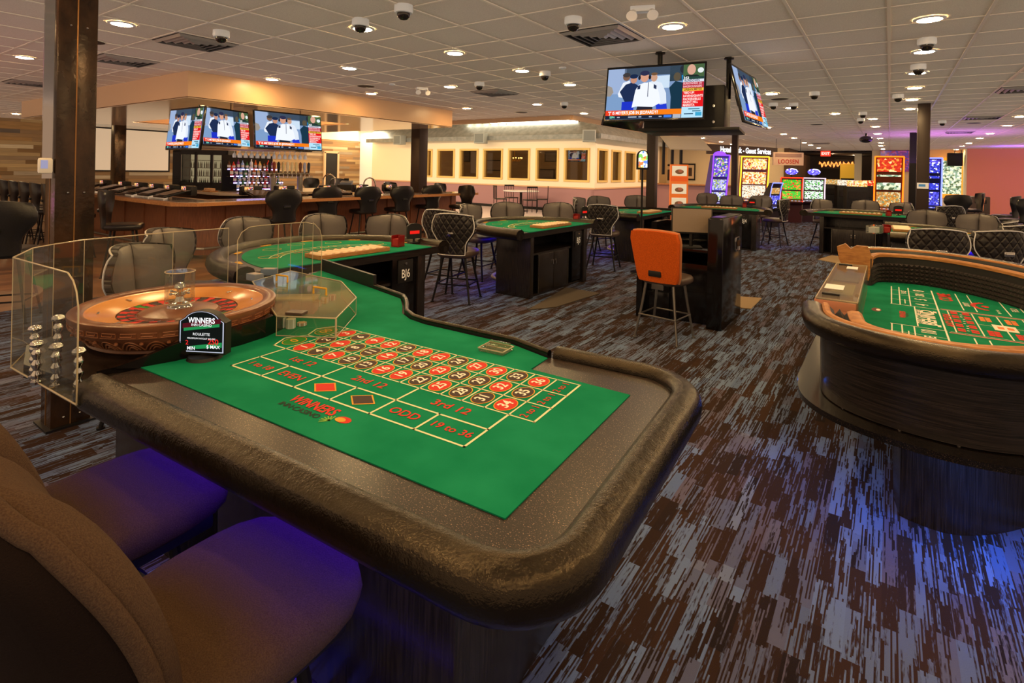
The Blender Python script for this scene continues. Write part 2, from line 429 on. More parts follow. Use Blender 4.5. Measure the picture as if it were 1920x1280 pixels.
# ------------------------------------------------------------------ camera
cam = bpy.data.cameras.new('camera'); co = bpy.data.objects.new('camera', cam); COL.objects.link(co); SC.camera = co
cam.sensor_width = 36.0; cam.lens = FPX * 36 / 1920; cam.shift_y = -(640 - Y0P) / 1920; cam.clip_start = 0.05; cam.clip_end = 200
_r = RT * cos(ROLL) + Vector((0, 0, 1)) * sin(ROLL); _u = Vector((0, 0, 1)) * cos(ROLL) - RT * sin(ROLL)
co.matrix_world = Matrix(((_r.x, _u.x, -FW.x, 0), (_r.y, _u.y, -FW.y, 0), (_r.z, _u.z, -FW.z, CAMH), (0, 0, 0, 1)))

# ------------------------------------------------------------------ room shell
XL, XR, YB, YF = -21.5, 7.5, -4.0, 36.0
def rects(z, rs, m, name, th=0.05):
    b = one(m)
    for x0, y0, x1, y1 in rs: b.box(((x0 + x1) / 2, (y0 + y1) / 2, z), (x1 - x0, y1 - y0, th))
    return struct(b.build(name, smooth=False))
rects(-0.025, [(-7.15, YB, XR, YF)], 'carpet', 'floor')
rects(-0.025, [(XL, YB, -7.15, 11.0)], 'woodfloor', 'floor_wood')
rects(-0.025, [(XL, 11.0, -7.15, YF)], 'tile', 'floor_tile')
OX, OY = -5.83, 10.6                      # ceiling well over the glazed room
rects(CEIL + 0.025, [(XL, YB, XR, OY), (OX, OY, XR, YF), (XL, 25.5, OX, YF)], 'ceil', 'ceiling')
rects(4.0, [(XL, OY, OX, 25.5)], 'tan', 'ceiling_well')
# suspended T-bar grid
G = 0.6096
gx = P(1302.2, 21.1, CEIL).x; gy = P(1302.2, 21.1, CEIL).y
b = one('tbar')
i = math.ceil((XL - gx) / G)
while gx + i * G < XR:
    x = gx + i * G; y1 = YF if x > OX else OY
    b.box((x, (YB + y1) / 2, CEIL - 0.003), (0.022, y1 - YB, 0.009)); i += 1
j = math.ceil((YB - gy) / G)
while gy + j * G < 31:
    y = gy + j * G; x0 = XL if y < OY else OX
    b.box(((x0 + XR) / 2, y, CEIL - 0.002), (XR - x0, 0.02, 0.008)); j += 1
struct(b.build('ceiling_grid', smooth=False))
b = one('soffit')
b.box(((XL + OX) / 2, OY, 3.14), (OX - XL, 0.08, 1.0)); b.box((OX, (OY + 25.5) / 2, 3.14), (0.08, 25.5 - OY, 1.0))
struct(b.build('trim_1', smooth=False))
# walls
def wallbox(name, c, d, m):
    b = one(m); b.box(c, d); return struct(b.build(name, smooth=False))
wallbox('wall_left', (XL - 0.06, 6.9, 1.37), (0.12, 22.0, 2.74), 'rustic')
wallbox('wall_left_upper', (XL - 0.06, 17.0, 3.37), (0.12, 14.0, 1.25), 'creamwall')
wallbox('wall_left_brick', (XL + 0.3, 17.62, 1.85), (1.6, 0.12, 3.7), 'whitebrick')
WY, WX = 17.4, -8.6                       # glazed room corner
SALY = 29.0
wallbox('wall_right_salmon', (2.6 + 2.6, SALY, 1.37), (5.2, 0.15, 2.74), 'salmon')
wallbox('wall_salmon_return', (2.6, SALY + 2.5, 1.37), (0.1, 5.0, 2.74), 'creamwall')
wallbox('wall_far', (-7.0, YF, 1.37), (29, 0.15, 2.74), mat('dark_far_wall', (52, 40, 34), 0.8))
# glazed room: low mauve wall, cream band, frames and panes
z_chair, z_bot, z_top, z_cor = 0.88, 1.10, 2.33, 2.83
b = one('mauve'); b.box(((-20.4 + WX) / 2, WY + 0.06, z_chair / 2), (WX + 20.4, 0.12, z_chair)); b.box((WX - 0.06, (WY + 25) / 2, z_chair / 2), (0.12, 25 - WY, z_chair))
struct(b.build('wall_mauve', smooth=False))
b = one('black'); b.box(((-20.4 + WX) / 2, WY - 0.01, 0.05), (WX + 20.4, 0.02, 0.1)); struct(b.build('baseboard_front', smooth=False))
b = one('soffit'); b.box(((-20.4 + WX) / 2, WY - 0.015, z_chair), (WX + 20.4, 0.03, 0.05)); b.box((WX + 0.015, (WY + 25) / 2, z_chair), (0.03, 25 - WY, 0.05)); struct(b.build('trim_2', smooth=False))
front = []                                 # window openings on the front: x spans measured from the photo
for u0, u1 in ((800, 811), (820, 853), (862, 897), (906, 943), (953, 994), (1005, 1048), (1058, 1106)):
    front.append((aty(u0, 300, WY).x, aty(u1, 300, WY).x))
side = []
for u0, u1 in ((1120, 1139), (1146, 1164), (1171, 1191), (1197, 1220)):
    side.append((atx(u0, 300, WX).y, atx(u1, 300, WX).y))
b = one('creamwall')
b.box(((-20.4 + WX) / 2, WY + 0.06, (z_chair + z_bot) / 2), (WX + 20.4, 0.12, z_bot - z_chair)); b.box(((-20.4 + WX) / 2, WY + 0.06, (z_top + z_cor) / 2), (WX + 20.4, 0.12, z_cor - z_top))
xs = [-20.4] + [q for p in front for q in p] + [WX]
for x0, x1 in zip(xs[0::2], xs[1::2]): b.box(((x0 + x1) / 2, WY + 0.06, (z_bot + z_top) / 2), (x1 - x0, 0.12, z_top - z_bot))
b.box((WX - 0.06, (WY + 25) / 2, (z_chair + z_bot) / 2), (0.12, 25 - WY, z_bot - z_chair)); b.box((WX - 0.06, (WY + 25) / 2, (z_top + z_cor) / 2), (0.12, 25 - WY, z_cor - z_top))
ys = [WY] + [q for p in side for q in p] + [25]
for y0, y1 in zip(ys[0::2], ys[1::2]): b.box((WX - 0.06, (y0 + y1) / 2, (z_bot + z_top) / 2), (0.12, y1 - y0, z_top - z_bot))
b.box((WX - .065, WY + .065, (z_chair + z_cor) / 2), (.16, .16, z_cor - z_chair)); struct(b.build('wall_cream', smooth=False))
def window(k, along, a0, a1):
    f = one('winframe'); w = 0.075; th = 0.2
    def bx(a, z, la, lz):
        if along == 'x': f.box((a, WY + 0.06, z), (la, th, lz), 0.01)
        else: f.box((WX - 0.06, a, z), (th, la, lz), 0.01)
    bx((a0 + a1) / 2, z_bot + w / 2, a1 - a0, w); bx((a0 + a1) / 2, z_top - w / 2, a1 - a0, w)
    bx(a0 + w / 2, (z_bot + z_top) / 2, w, z_top - z_bot - 2 * w); bx(a1 - w / 2, (z_bot + z_top) / 2, w, z_top - z_bot - 2 * w)
    o = struct(f.build('window_%d' % k, smooth=False))
    g = one('glassy')
    if along == 'x': g.box(((a0 + a1) / 2, WY + 0.08, (z_bot + z_top) / 2), (a1 - a0 - 2 * w, 0.012, z_top - z_bot - 2 * w))
    else: g.box((WX - 0.08, (a0 + a1) / 2, (z_bot + z_top) / 2), (0.012, a1 - a0 - 2 * w, z_top - z_bot - 2 * w))
    g.build('pane', o, smooth=False)
k = 1
for a0, a1 in front: window(k, 'x', a0, a1); k += 1
for a0, a1 in side: window(k, 'y', a0, a1); k += 1
# inside of the glazed room
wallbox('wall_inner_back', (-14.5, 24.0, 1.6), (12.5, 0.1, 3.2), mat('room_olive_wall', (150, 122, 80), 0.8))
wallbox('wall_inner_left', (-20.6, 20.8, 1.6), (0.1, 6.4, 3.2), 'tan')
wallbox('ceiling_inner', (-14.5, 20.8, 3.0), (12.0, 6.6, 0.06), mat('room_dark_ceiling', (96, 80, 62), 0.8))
# sloped metal roof with eave
b = one('roof')
b.poly([(-20.4, WY - 0.35, z_cor - 0.02), (WX + 0.35, WY - 0.35, z_cor - 0.02), (WX - .4, WY + .4, 3.55), (-20.4, WY + .4, 3.55)])
b.poly([(WX + 0.35, WY - 0.35, z_cor - 0.02), (WX + 0.35, 25.2, z_cor - 0.02), (WX - .4, 25.2, 3.55), (WX - .4, WY + .4, 3.55)])
struct(b.build('roof_slope', smooth=False))
b = one('roof'); b.box(((-20.4 + WX) / 2 + 0.17, WY - 0.36, z_cor - 0.1), (WX + 20.75, 0.06, 0.17)); b.box((WX + 0.36, (WY + 25) / 2, z_cor - 0.1), (0.06, 25 - WY + 0.7, 0.17))
struct(b.build('trim_3', smooth=False))
# reception side beyond the glazed room, dark hall opening, cream piers
wallbox('wall_reception', (-7.1, 27.6, 1.37), (6.2, 0.12, 2.74), mat('reception_cream', (214, 186, 140), 0.8))
wallbox('wall_pier', (0.9, 30.5, 1.37), (3.2, 0.3, 2.74), mat('pier_cream', (206, 178, 138), 0.8))
wallbox('wall_hall_left', (-3.9, 31.5, 1.37), (0.2, 8, 2.74), mat('hall_brown', (88, 64, 46), 0.8))
wallbox('ceiling_hall', (-1.9, 33.2, 2.66), (4.6, 5.4, 0.06), mat('hall_dark_ceiling', (40, 34, 34), 0.8))

# ------------------------------------------------------------------ soffit over the bar (hung ring)
SX, SY, SZ = -7.72, 3.42, 2.385
def soffit_piece(name, x0, y0, x1, y1):
    b = one('soffit'); b.box(((x0 + x1) / 2, (y0 + y1) / 2, (SZ + CEIL) / 2 + 0.01), (x1 - x0, y1 - y0, CEIL - SZ))
    b.use(M['soffitgloss']).box(((x0 + x1) / 2, (y0 + y1) / 2, SZ - 0.006), (x1 - x0 - 0.01, y1 - y0 - 0.01, 0.012))
    return b
b = MB()
for x0, y0, x1, y1 in ((-15.2, SY, SX, SY + 1.5), (SX - 1.5, SY + 1.5, SX, 8.75), (-15.2, SY + 1.5, -13.7, 8.75), (-13.7, 7.25, SX - 1.5, 8.75)):
    b.use(M['soffit']).box(((x0 + x1) / 2, (y0 + y1) / 2, (SZ + CEIL) / 2 + 0.006), (x1 - x0, y1 - y0, CEIL - SZ - 0.012))
    b.use(M['soffitgloss']).box(((x0 + x1) / 2, (y0 + y1) / 2, SZ - 0.002), (x1 - x0, y1 - y0, 0.008))
struct(b.build('trim_soffit', smooth=False))

# ------------------------------------------------------------------ columns
def column(x, y, w, d, label, m='steelpaint', top=CEIL, seam=True):
    t = thing('steel_column', label, 'column', (x, y, 0))
    b = one(m); b.box((0, 0, top / 2), (w, d, top), 0.006); b.build('shaft', t)
    if seam:
        b = one(mat('weld_seam', (150, 104, 58), 0.25, 0.6)); b.box((w / 2 + 0.001, -d * 0.02, top / 2), (0.004, 0.006, top - 0.02)); b.box((w * 0.02, -d / 2 - 0.001, top / 2), (0.006, 0.004, top - 0.02)); b.build('weld_seam', t, smooth=False)
        b = one('chrome')
        for z in (0.06, 1.32, 2.26):
            for yy in (-0.035, 0.04): b.sphere((w / 2 + 0.002, yy, z), 0.007, 8)
        b.build('screw', t)
    b = one('black'); b.box((0, 0, 0.006), (w + 0.05, d + 0.05, 0.012)); b.build('base_plate', t, smooth=False)
    return t
tcol = column(-3.87, 1.09, 0.17, 0.185, 'rusty brown steel column standing closest behind the roulette wheel')
b = one(mat('polished_edge', (190, 186, 190), 0.06, 1.0)); b.box((0.05, -0.118, 1.95), (0.012, 0.05, 1.1)); b.build('clear_edge_strip', tcol, smooth=False)
th_ = thing('thermostat', 'small ivory thermostat box on the edge of the rusty steel column', 'thermostat', (-3.79, 0.955, 1.47))
b = one('ivory'); b.box((0.0, 0, 0), (0.035, 0.062, 0.085), 0.012); b.build('case', th_)
b = one(mat('lcd_blue', (150, 160, 210), 0.3, emit=0.3)); b.box((0.018, -0.008, 0.008), (0.004, 0.03, 0.045)); b.build('display', th_, smooth=False)
p = P(787, 243, SZ); column(p.x, p.y, 0.27, 0.27, 'dark grey steel column standing behind the bar stools by the bright wall', 'brownsteel', seam=False)
p = P(223, 236, SZ); column(p.x, p.y, 0.24, 0.24, 'dark column in front of the projector screen', 'steelpaint', seam=False)
column(-3.86, 10.35, 0.17, 0.17, 'dark red-brown column behind the pit podium under the hanging televisions', 'brownsteel', seam=False)
column(-3.86, 17.3, 0.17, 0.17, 'slim brown column between the purple and gold slot machines', 'brownsteel', seam=False)
tc2 = column(0.45, 11.35, 0.17, 0.17, 'brown column behind the blackjack tables with a small notice', 'brownsteel', seam=False)
b = one('whiteplastic'); b.box((0, -0.088, 1.37), (0.155, 0.006, 0.095)); b.use(mat('notice_blue', (70, 140, 200), 0.4)).box((-0.01, -0.092, 1.375), (0.09, 0.004, 0.04)); b.build('notice', tc2, smooth=False)
column(0.52, 18.5, 0.18, 0.18, 'black column between the orange and blue slot machines', 'black', seam=False)

# ================================================================== stools and chairs
def back_fn(wb, wt, h, wrap, flare=0.45, lean=0.10, th=0.075, corner=0.09):
    """curved barrel back. local: x across, +y towards the sitter's front, z up from back base. Returns fn(u,v,side)"""
    def half(v):
        s = min(1, max(0, (v - flare + 0.22) / 0.42)); s = s * s * (3 - 2 * s)
        return wb + (wt - wb) * s
    def f(u, v, side):
        x = (2 * u - 1); hw = half(v)
        # rounded upper corners
        z = v * h
        if v > 0.72:
            q = (v - 0.72) / 0.28; hw *= 1 - 0.16 * q * q
        z += -0.02 * (x * x) * v * 1.5
        yc = -lean * v * h / 0.5 * 0.5 + wrap * (abs(x) ** 2.2) * (0.25 + 0.75 * v)
        t = th * (1 - 0.45 * abs(x) ** 3) * (1 - 0.35 * max(0, (v - 0.8) / 0.2) ** 2)
        y = yc + (t * 0.5 if side == 0 else -t * 0.5)
        return Vector((x * hw, y, z))
    return f, half

def legs(t, seat_z, top=0.13, foot=0.22, r=0.014, m='blackmetal', ring=0.2, depth=0.9, pads=False):
    for sx in (-1, 1):
        for sy in (-1, 1):
            b = one(m); b.tube([(sx * top, sy * top * depth, seat_z), (sx * (top + 0.35 * (foot - top)), sy * (top + 0.3 * (foot - top)) * depth, seat_z * 0.62), (sx * foot, sy * foot * depth, 0.008)], [r * 1.15, r, r * 0.85], 8)
            b.cyl((sx * foot, sy * foot * depth, 0), (sx * foot, sy * foot * depth, 0.012), r * 1.5, n=10)
            b.build('leg', t)
    k = 1 - ring / seat_z; q = top + (foot - top) * k * 1.0 + 0.004
    b = one(m); b.tube([(q, q * depth, ring), (-q, q * depth, ring), (-q, -q * depth, ring), (q, -q * depth, ring)], r * 0.65, 8, closed=True); b.build('foot_ring', t)

def seat_bm(m, w, d, z0, h, y0=0.0, n=24, p=3.2, dome=0.25):
    b = one(m); rings = []
    for k, (s, zz) in enumerate(((0.86, 0.0), (0.98, 0.22), (1.0, 0.5), (0.985, 0.74), (0.93, 0.9), (0.78, 0.98), (0.4, 1.0 + dome * 0.25))):
        ring = []
        for i in range(n):
            a = 2 * pi * i / n; ca, sa = cos(a), sin(a); rr = (abs(ca) ** p + abs(sa) ** p) ** (-1 / p)
            ring.append((w / 2 * s * rr * ca * (1 - 0.10 * max(0, -sa)), y0 + d / 2 * s * rr * sa, z0 + h * zz))
        rings.append(ring)
    return b.ring_loft(rings)

def game_stool():
    t = thing('game_stool', '', 'stool')
    SZ_ = 0.50
    seat_bm('brownvinyl', 0.46, 0.46, SZ_, 0.085).build('seat', t, ang=60)
    bz = SZ_ + 0.04; f, half = back_fn(0.165, 0.262, 0.47, 0.12)
    off = Vector((0, -0.2, bz))
    b = one('quilt'); b.shell(lambda u, v, s: f(u, v, s) + off, 16, 12); b.build('backrest', t, ang=60)
    # inside cushion in two panels with a seam
    b = one('greyvinyl')
    for lo, hi in ((0.03, 0.492), (0.508, 0.97)):
        def g(u, v, s, lo=lo, hi=hi):
            uu = lo + (hi - lo) * u; vv = 0.10 + 0.88 * v; q = f(uu, vv, 0)
            puff = 0.028 * (1 - abs(2 * u - 1) ** 4) * (1 - abs(2 * v - 1) ** 5) + 0.004
            return q + off + Vector((0, puff if s == 0 else -0.004, 0))
        b.shell(g, 8, 10)
    b.build('back_cushion', t, ang=60)
    b = one('piping'); pts = [f(0.02, v / 12, 1) for v in range(12)] + [f(u / 14, 0.985, 1) for u in range(0, 15)] + [f(0.98, v / 12, 1) for v in range(11, -1, -1)] + [f(1 - u / 8, 0.0, 1) for u in range(1, 8)]
    b.tube([p + off + Vector((0, -0.004, 0)) for p in pts], 0.0055, 6, closed=True); b.build('piping', t)
    b = one('chrome'); hp = f(0.5, 0.5, 1) + off; b.box(hp + Vector((0, -0.006, 0)), (0.095, 0.022, 0.045), 0.006); b.use(M['black']).box(hp + Vector((0, -0.012, 0)), (0.074, 0.016, 0.026), 0.003); b.build('handle', t)
    legs(t, SZ_ + 0.01)
    return t

def bar_stool():
    t = thing('bar_stool', '', 'stool'); SZ_ = 0.60
    seat_bm('vinyl', 0.48, 0.46, SZ_, 0.085).build('seat', t, ang=60)
    f, half = back_fn(0.175, 0.285, 0.50, 0.10, flare=0.5, th=0.06); off = Vector((0, -0.21, SZ_ + 0.03))
    b = one('vinyl'); b.shell(lambda u, v, s: f(u, v, s) + off, 14, 12); b.build('backrest', t, ang=60)
    hp = f(0.5, 0.45, 1) + off
    b = one('black'); b.box(hp + Vector((0, -0.008, 0)), (0.11, 0.024, 0.035), 0.008); b.use(M['chrome']).box(hp + Vector((0, -0.012, 0.019)), (0.1, 0.02, 0.005)); b.build('handle', t)
    legs(t, SZ_ + 0.01, r=0.013)
    return t

def fabric_chair():
    t = thing('fabric_stool', '', 'stool'); SZ_ = 0.47
    seat_bm('fabric', 0.46, 0.52, SZ_, 0.10, 0.02, n=32, p=3.6).build('seat', t, ang=70)
    b = one('black'); b.box((0, 0.0, SZ_ - 0.02), (0.36, 0.4, 0.04), 0.01); b.build('seat_pan', t)
    off = Vector((0, -0.245, SZ_ + 0.02))
    def f(u, v, s):
        x = 2 * u - 1; n = abs(x); w = 0.24 * (0.80 + 0.20 * min(1, v * 2.2)) * (1 - 0.22 * max(0, (v - 0.7) / 0.3) ** 2)
        z = 0.53 * v - 0.05 * max(0, n - 0.55) / 0.45 * v
        t_ = 0.066 * math.sqrt(max(0.03, 1 - n ** 5)) * math.sqrt(max(0.05, 1 - max(0, (v - 0.55) / 0.45) ** 4))
        y = -0.16 * v * v + 0.045 * n * n
        return Vector((x * w, y + (t_ if s == 0 else -t_ * 0.55), z)) + off
    b = one('fabric'); b.shell(f, 20, 18); b.build('backrest', t, ang=75)
    def g(u, v, s):
        q = f(u, v * .985, 1); n = abs(2 * u - 1)
        return q + Vector((0, 0.002 if s == 0 else -0.012 - 0.04 * math.sqrt(max(0.0, 1 - n ** 6)) * math.sqrt(max(0.0, 1 - v ** 10)), 0))
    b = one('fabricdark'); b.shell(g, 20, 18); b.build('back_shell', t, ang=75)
    b = one('fabric'); pts = [f(0.0, v / 20, 1) for v in range(21)] + [f(u / 24, 1.0, 1) for u in range(1, 24)] + [f(1.0, v / 20, 1) for v in range(20, -1, -1)]
    b.tube([p + Vector((0, -0.008, 0)) for p in pts], 0.0145, 10); b.build('welt', t, ang=80)
    legs(t, SZ_ - 0.02, 0.12, 0.2)
    return t

STOOL = game_stool(); BSTOOL = bar_stool(); FCH = fabric_chair()
_used = {}
def place(proto, x, y, rz, label, group):
    if proto.name not in _used:
        _used[proto.name] = 1; proto.location = (x, y, 0); proto.rotation_euler = (0, 0, rz); proto['label'] = label; proto['group'] = group; return proto
    return dup(proto, (x, y, 0), rz, label, group)

def stool_at(u, v, z, target, label, group, proto=None, dz=0.28, rz=None, d=None):
    """u,v: top centre of the back in the photo; z its height"""
    p = P(u, v, z)
    if d: p = atd(u, d)
    if rz is None:
        rz = face_to(p, target)
    fw = Vector((-sin(rz), cos(rz), 0)); c = p + fw * dz
    return place(proto or STOOL, c.x, c.y, rz, label, group)

# ================================================================== blackjack tables
def chip_tray(t):
    b = one('maple'); w, d, z = 0.66, 0.2, 0.79
    y = 0.16
    b.box((0, y, z + 0.006), (w, d, 0.012), 0.003)
    for yy in (y - d / 2, y + d / 2): b.box((0, yy, z + 0.018), (w, 0.014, 0.032), 0.004)
    for xx in (-w / 2, w / 2): b.box((xx, y, z + 0.018), (0.014, d, 0.032), 0.004)
    o = b.build('chip_tray', t)
    b = one(mat('chip_bed', (214, 184, 140), 0.4))
    for i in range(9): b.cyl((-0.28 + i * 0.07, y - d / 2 + 0.01, z + 0.016), (-0.28 + i * 0.07, y + d / 2 - 0.01, z + 0.016), 0.026, n=10)
    b.build('chip_row', o)
def bj_table(x, y, rz, name_txt, label, a=1.0, b_=1.28, feltm='felt', cab=True):
    t = thing('blackjack_table', label, 'table', (x, y, 0), rz)
    n = 36; arc = [(a * cos(pi * i / n), b_ * (sin(pi * i / n) ** 0.85)) for i in range(n + 1)]
    b = one('darkwoodh'); b.prism([(p[0] * 0.97, p[1] * 0.97) for p in arc], 0.72, 0.775); b.build('table_deck', t)
    # armrest along the arc
    prof = [(-0.075, 0.0), (-0.06, 0.035), (-0.02, 0.055), (0.03, 0.05), (0.065, 0.025), (0.075, -0.015), (0.06, -0.05), (0.01, -0.07), (-0.05, -0.06)]
    path = [(p[0] * (1 - 0.07 / a), p[1] * (1 - 0.07 / b_)) for p in arc]
    b = one('leather'); b.sweep([(p[0], p[1], 0.775) for p in path], prof); b.build('armrest', t, ang=70)
    ap = [(p[0] * (1 - 0.13 / a), p[1] * (1 - 0.13 / b_)) for p in arc]
    b = one('speckle'); b.prism(ap, 0.77, 0.785); b.build('apron', t, smooth=False)
    fp = [(p[0] * (1 - 0.24 / a), p[1] * (1 - 0.24 / b_) + 0.012) for p in arc]
    b = one(feltm); b.prism([(fp[0][0], -0.01)] + fp + [(fp[-1][0], -0.01)], 0.783, 0.79); fo = b.build('felt', t, smooth=False)
    z = 0.7912
    b = one('gold')
    for k in range(5):
        ang = RAD(30 + 30 * k); c = (0.74 * a * 0.8 * cos(ang), 0.78 * b_ * sin(ang) * 0.93)
        pts = [(c[0] + 0.075 * cos(q), c[1] + 0.06 * sin(q)) for q in [2 * pi * i / 20 for i in range(20)]]
        for i in range(20): b.strip(pts[i], pts[(i + 1) % 20], 0.007, z)
    b.use(M['cream'])
    for R in (0.40, 0.46):
        pts = [(R * 1.35 * cos(RAD(q)), 0.16 + R * 1.1 * sin(RAD(q))) for q in range(25, 160, 9)]
        for i in range(len(pts) - 1): b.strip(pts[i], pts[i + 1], 0.008, z)
    b.use(M['gold'])
    txt = 'BLACKJACK PAYS 3 TO 2'
    for i, ch in enumerate(txt):
        if ch == ' ': continue
        q = RAD(150 - 120 * i / (len(txt) - 1)); R = 0.43
        b.text(ch, 0.075, Matrix.Translation((R * 1.35 * cos(q), 0.16 + R * 1.1 * sin(q), z)) @ rotz(q - pi / 2))
    b.use(M['red']); b.text('INSURANCE PAYS 2 TO 1', 0.05, Matrix.Translation((0, 0.5, z)))
    b.build('layout_print', fo, smooth=False)
    chip_tray(t)
    for k in range(6):
        b = one('gold'); ang = RAD(18 + 29 * k); c = ((a - 0.185) * cos(ang), (b_ - 0.185) * sin(ang) ** 0.85)
        for q in range(3): b.lathe([(0.02, 0.786), (0.022, 0.79), (0.016, 0.791)], (c[0] + 0.035 * (q - 1) * sin(ang), c[1] - 0.035 * (q - 1) * cos(ang), 0), 10)
        b.build('bet_button', t)
    if cab:
        # pedestal cabinet towards the dealer side
        b = one('darkwood'); b.box((-0.62, 0.28, 0.36), (0.07, 0.5, 0.72), 0.004); b.box((0.68, 0.28, 0.36), (0.09, 0.5, 0.72), 0.004); b.box((0.0, 0.5, 0.36), (1.3, 0.06, 0.72), 0.004); b.box((0, 0.28, 0.015), (1.3, 0.42, 0.03)); b.box((0, 0.28, 0.5), (1.24, 0.42, 0.025)); b.build('cabinet', t)
        for sx in (-1, 1):
            b = one('darkwood'); b.box((-0.1 + sx * 0.175, 0.06, 0.26), (0.34, 0.02, 0.46), 0.004); d = b.build('door', t)
            b = one('chrome'); b.box((-0.1 + sx * 0.03, 0.045, 0.37), (0.012, 0.02, 0.06), 0.003); b.build('handle', d)
        for xx in (-0.45, 0.25): b = one('brushed'); b.box((xx, 0.048, 0.26), (0.006, 0.008, 0.46)); b.build('door_trim', t, smooth=False)
        b = one('glossblack'); b.box((0.5, 0.06, 0.40), (0.28, 0.02, 0.7), 0.004); b.build('side_panel', t)
        b = one('black'); b.box((0.5, 0.045, 0.6), (0.17, 0.012, 0.2), 0.004); pl = b.build('number_plate', t)
        b = one('white'); b.text(name_txt, 0.105, Matrix.Translation((0.5, 0.0365, 0.575)) @ Matrix.Rotation(pi / 2, 4, 'X'), xscale=0.72, bold=0.01); b.build('number_lettering', pl, smooth=False)
        b = one('chrome'); b.cyl((0.5, 0.04, 0.665), (0.5, 0.03, 0.665), 0.012); b.build('lock', pl)
        b = one('brushed'); pts = [(p[0] * 0.62, 0.52 + p[1] * 0.22, 0.16) for p in arc]; b.tube(pts, 0.027, 10); b.build('foot_rail', t)
        b = one('blueled'); b.box((0, 0.56, 0.71), (1.2, 0.02, 0.012)); b.build('led_strip', t, smooth=False)
    return t
bj6 = bj_table(-3.42, 2.83, RAD(88), 'BJ6', 'green blackjack table marked BJ6 behind the roulette wheel')
bj5 = bj_table(-3.36, 5.92, RAD(89), 'BJ5', 'green blackjack table marked BJ5 with a mat at its cabinet', a=0.98)
bj4a = bj_table(-3.3, 9.2, RAD(90), 'BJ4', 'teal-topped blackjack table partly hidden behind the pit podium', feltm='tealfelt')
bj4 = bj_table(-2.85, 11.35, RAD(2), 'BJ4', 'blackjack table marked BJ4 beyond the pit podium monitor')
bj2 = bj_table(-0.45, 11.95, RAD(-3), 'BJ2', 'blackjack table marked BJ2 standing beyond the dice table')
bj1 = bj_table(-0.02, 9.0, RAD(-88), 'BJ1', 'blackjack table with a curved pale armrest closest behind the dice table', a=0.95, b_=1.1)

def discard_holder(x, y, z, label):
    t = thing('discard_holder', label, 'card holder', (x, y, z), 0.2)
    b = one('redplastic'); b.box((0, 0.045, 0.05), (0.075, 0.006, 0.1)); b.box((-0.037, 0, 0.05), (0.006, 0.09, 0.1)); b.box((0.037, 0, 0.05), (0.006, 0.09, 0.1)); b.box((0, 0, 0.004), (0.08, 0.095, 0.008)); b.build('tray', t, smooth=False)
    b = one(mat('card_edge', (150, 30, 24), 0.5)); b.box((0, 0, 0.04), (0.062, 0.085, 0.06)); b.build('cards', t, smooth=False)
def table_sign(x, y, z, rz, label):
    t = thing('table_sign', label, 'sign', (x, y, z), rz)
    b = one('black'); b.box((0, 0, 0.005), (0.07, 0.07, 0.01), 0.003); b.cyl((0, 0, 0), (0, 0, 0.05), 0.012); b.build('stand', t)
    b = one('black'); pr = [(-0.075, 0), (0.075, 0), (0.075, 0.11)] + [(0.075 * cos(q), 0.11 + 0.035 * sin(q)) for q in [pi * i / 8 for i in range(1, 8)]] + [(-0.075, 0.11)]
    b.prism(pr, -0.012, 0.012, Matrix.Translation((0, 0, 0.04)) @ Matrix.Rotation(pi / 2, 4, 'X')); b.build('display_case', t)
    b = one(mat('sign_red_lcd', (200, 26, 20), 0.3, emit=0.8)); b.box((0, -0.0135, 0.1), (0.1, 0.003, 0.03)); b.build('screen', t, smooth=False)
p = P(746, 462, .79); discard_holder(p.x, p.y, .791, 'dark red discard holder on the BJ6 felt beside the black sign')
p = P(776, 455, .79); table_sign(p.x, p.y, .791, RAD(75), 'black arch-topped sign on the right end of table BJ6')
p = P(1081, 414, .79); discard_holder(p.x, p.y, .791, 'dark red discard holder on the BJ5 felt')
p = P(1095, 410, .79); table_sign(p.x, p.y, .791, RAD(80), 'slim dark red and black sign at the end of table BJ5')
p = P(1396, 389, .79); discard_holder(p.x, p.y, .791, 'small red discard holder on table BJ4')
p = P(1410, 388, .79); table_sign(p.x, p.y, .791, RAD(10), 'black box sign standing on table BJ4')
p = P(1666, 405, .79); discard_holder(p.x, p.y, .791, 'dark red card holder with a blue light on table BJ2')
p = P(1684, 404, .79); table_sign(p.x, p.y, .791, RAD(10), 'black box sign with red figures on table BJ2')
p = P(1662, 436, .79); discard_holder(p.x, p.y, .791, 'red card holder beside the clear shoe on the table behind the dice table')
def mat_(name, pts, m, label):
    b = one(m); b.prism([(p.x, p.y) for p in pts], 0.001, 0.012); tag(b.build(name, smooth=False), label, 'floor mat')
mat_('floor_mat', [P(990, 582), P(1042, 577), P(1125, 551), P(1062, 540)], 'matdark', 'dark brown floor mat in front of the BJ5 cabinet doors')
mat_('floor_mat', [P(1372, 556), P(1428, 560), P(1408, 580), P(1376, 577)], 'mat', 'small tan floor mat beside the pit podium')
mat_('floor_mat', [P(1534, 487), P(1560, 479), P(1630, 492), P(1612, 503)], 'mat', 'tan floor mat in front of table BJ2')
p = P(1640, 437, .79)
t = thing('card_shoe', 'clear dealing shoe on the table closest behind the dice table', 'card shoe', (p.x, p.y, .79), RAD(-20))
b = one('acrs'); b.box((0, 0, 0.05), (0.12, 0.22, 0.1), 0.008); b.build('case', t, smooth=False)
b = one(mat('card_white', (225, 215, 205), 0.6)); b.box((0, -0.02, 0.045), (0.07, 0.13, 0.07)); b.build('cards', t, smooth=False)

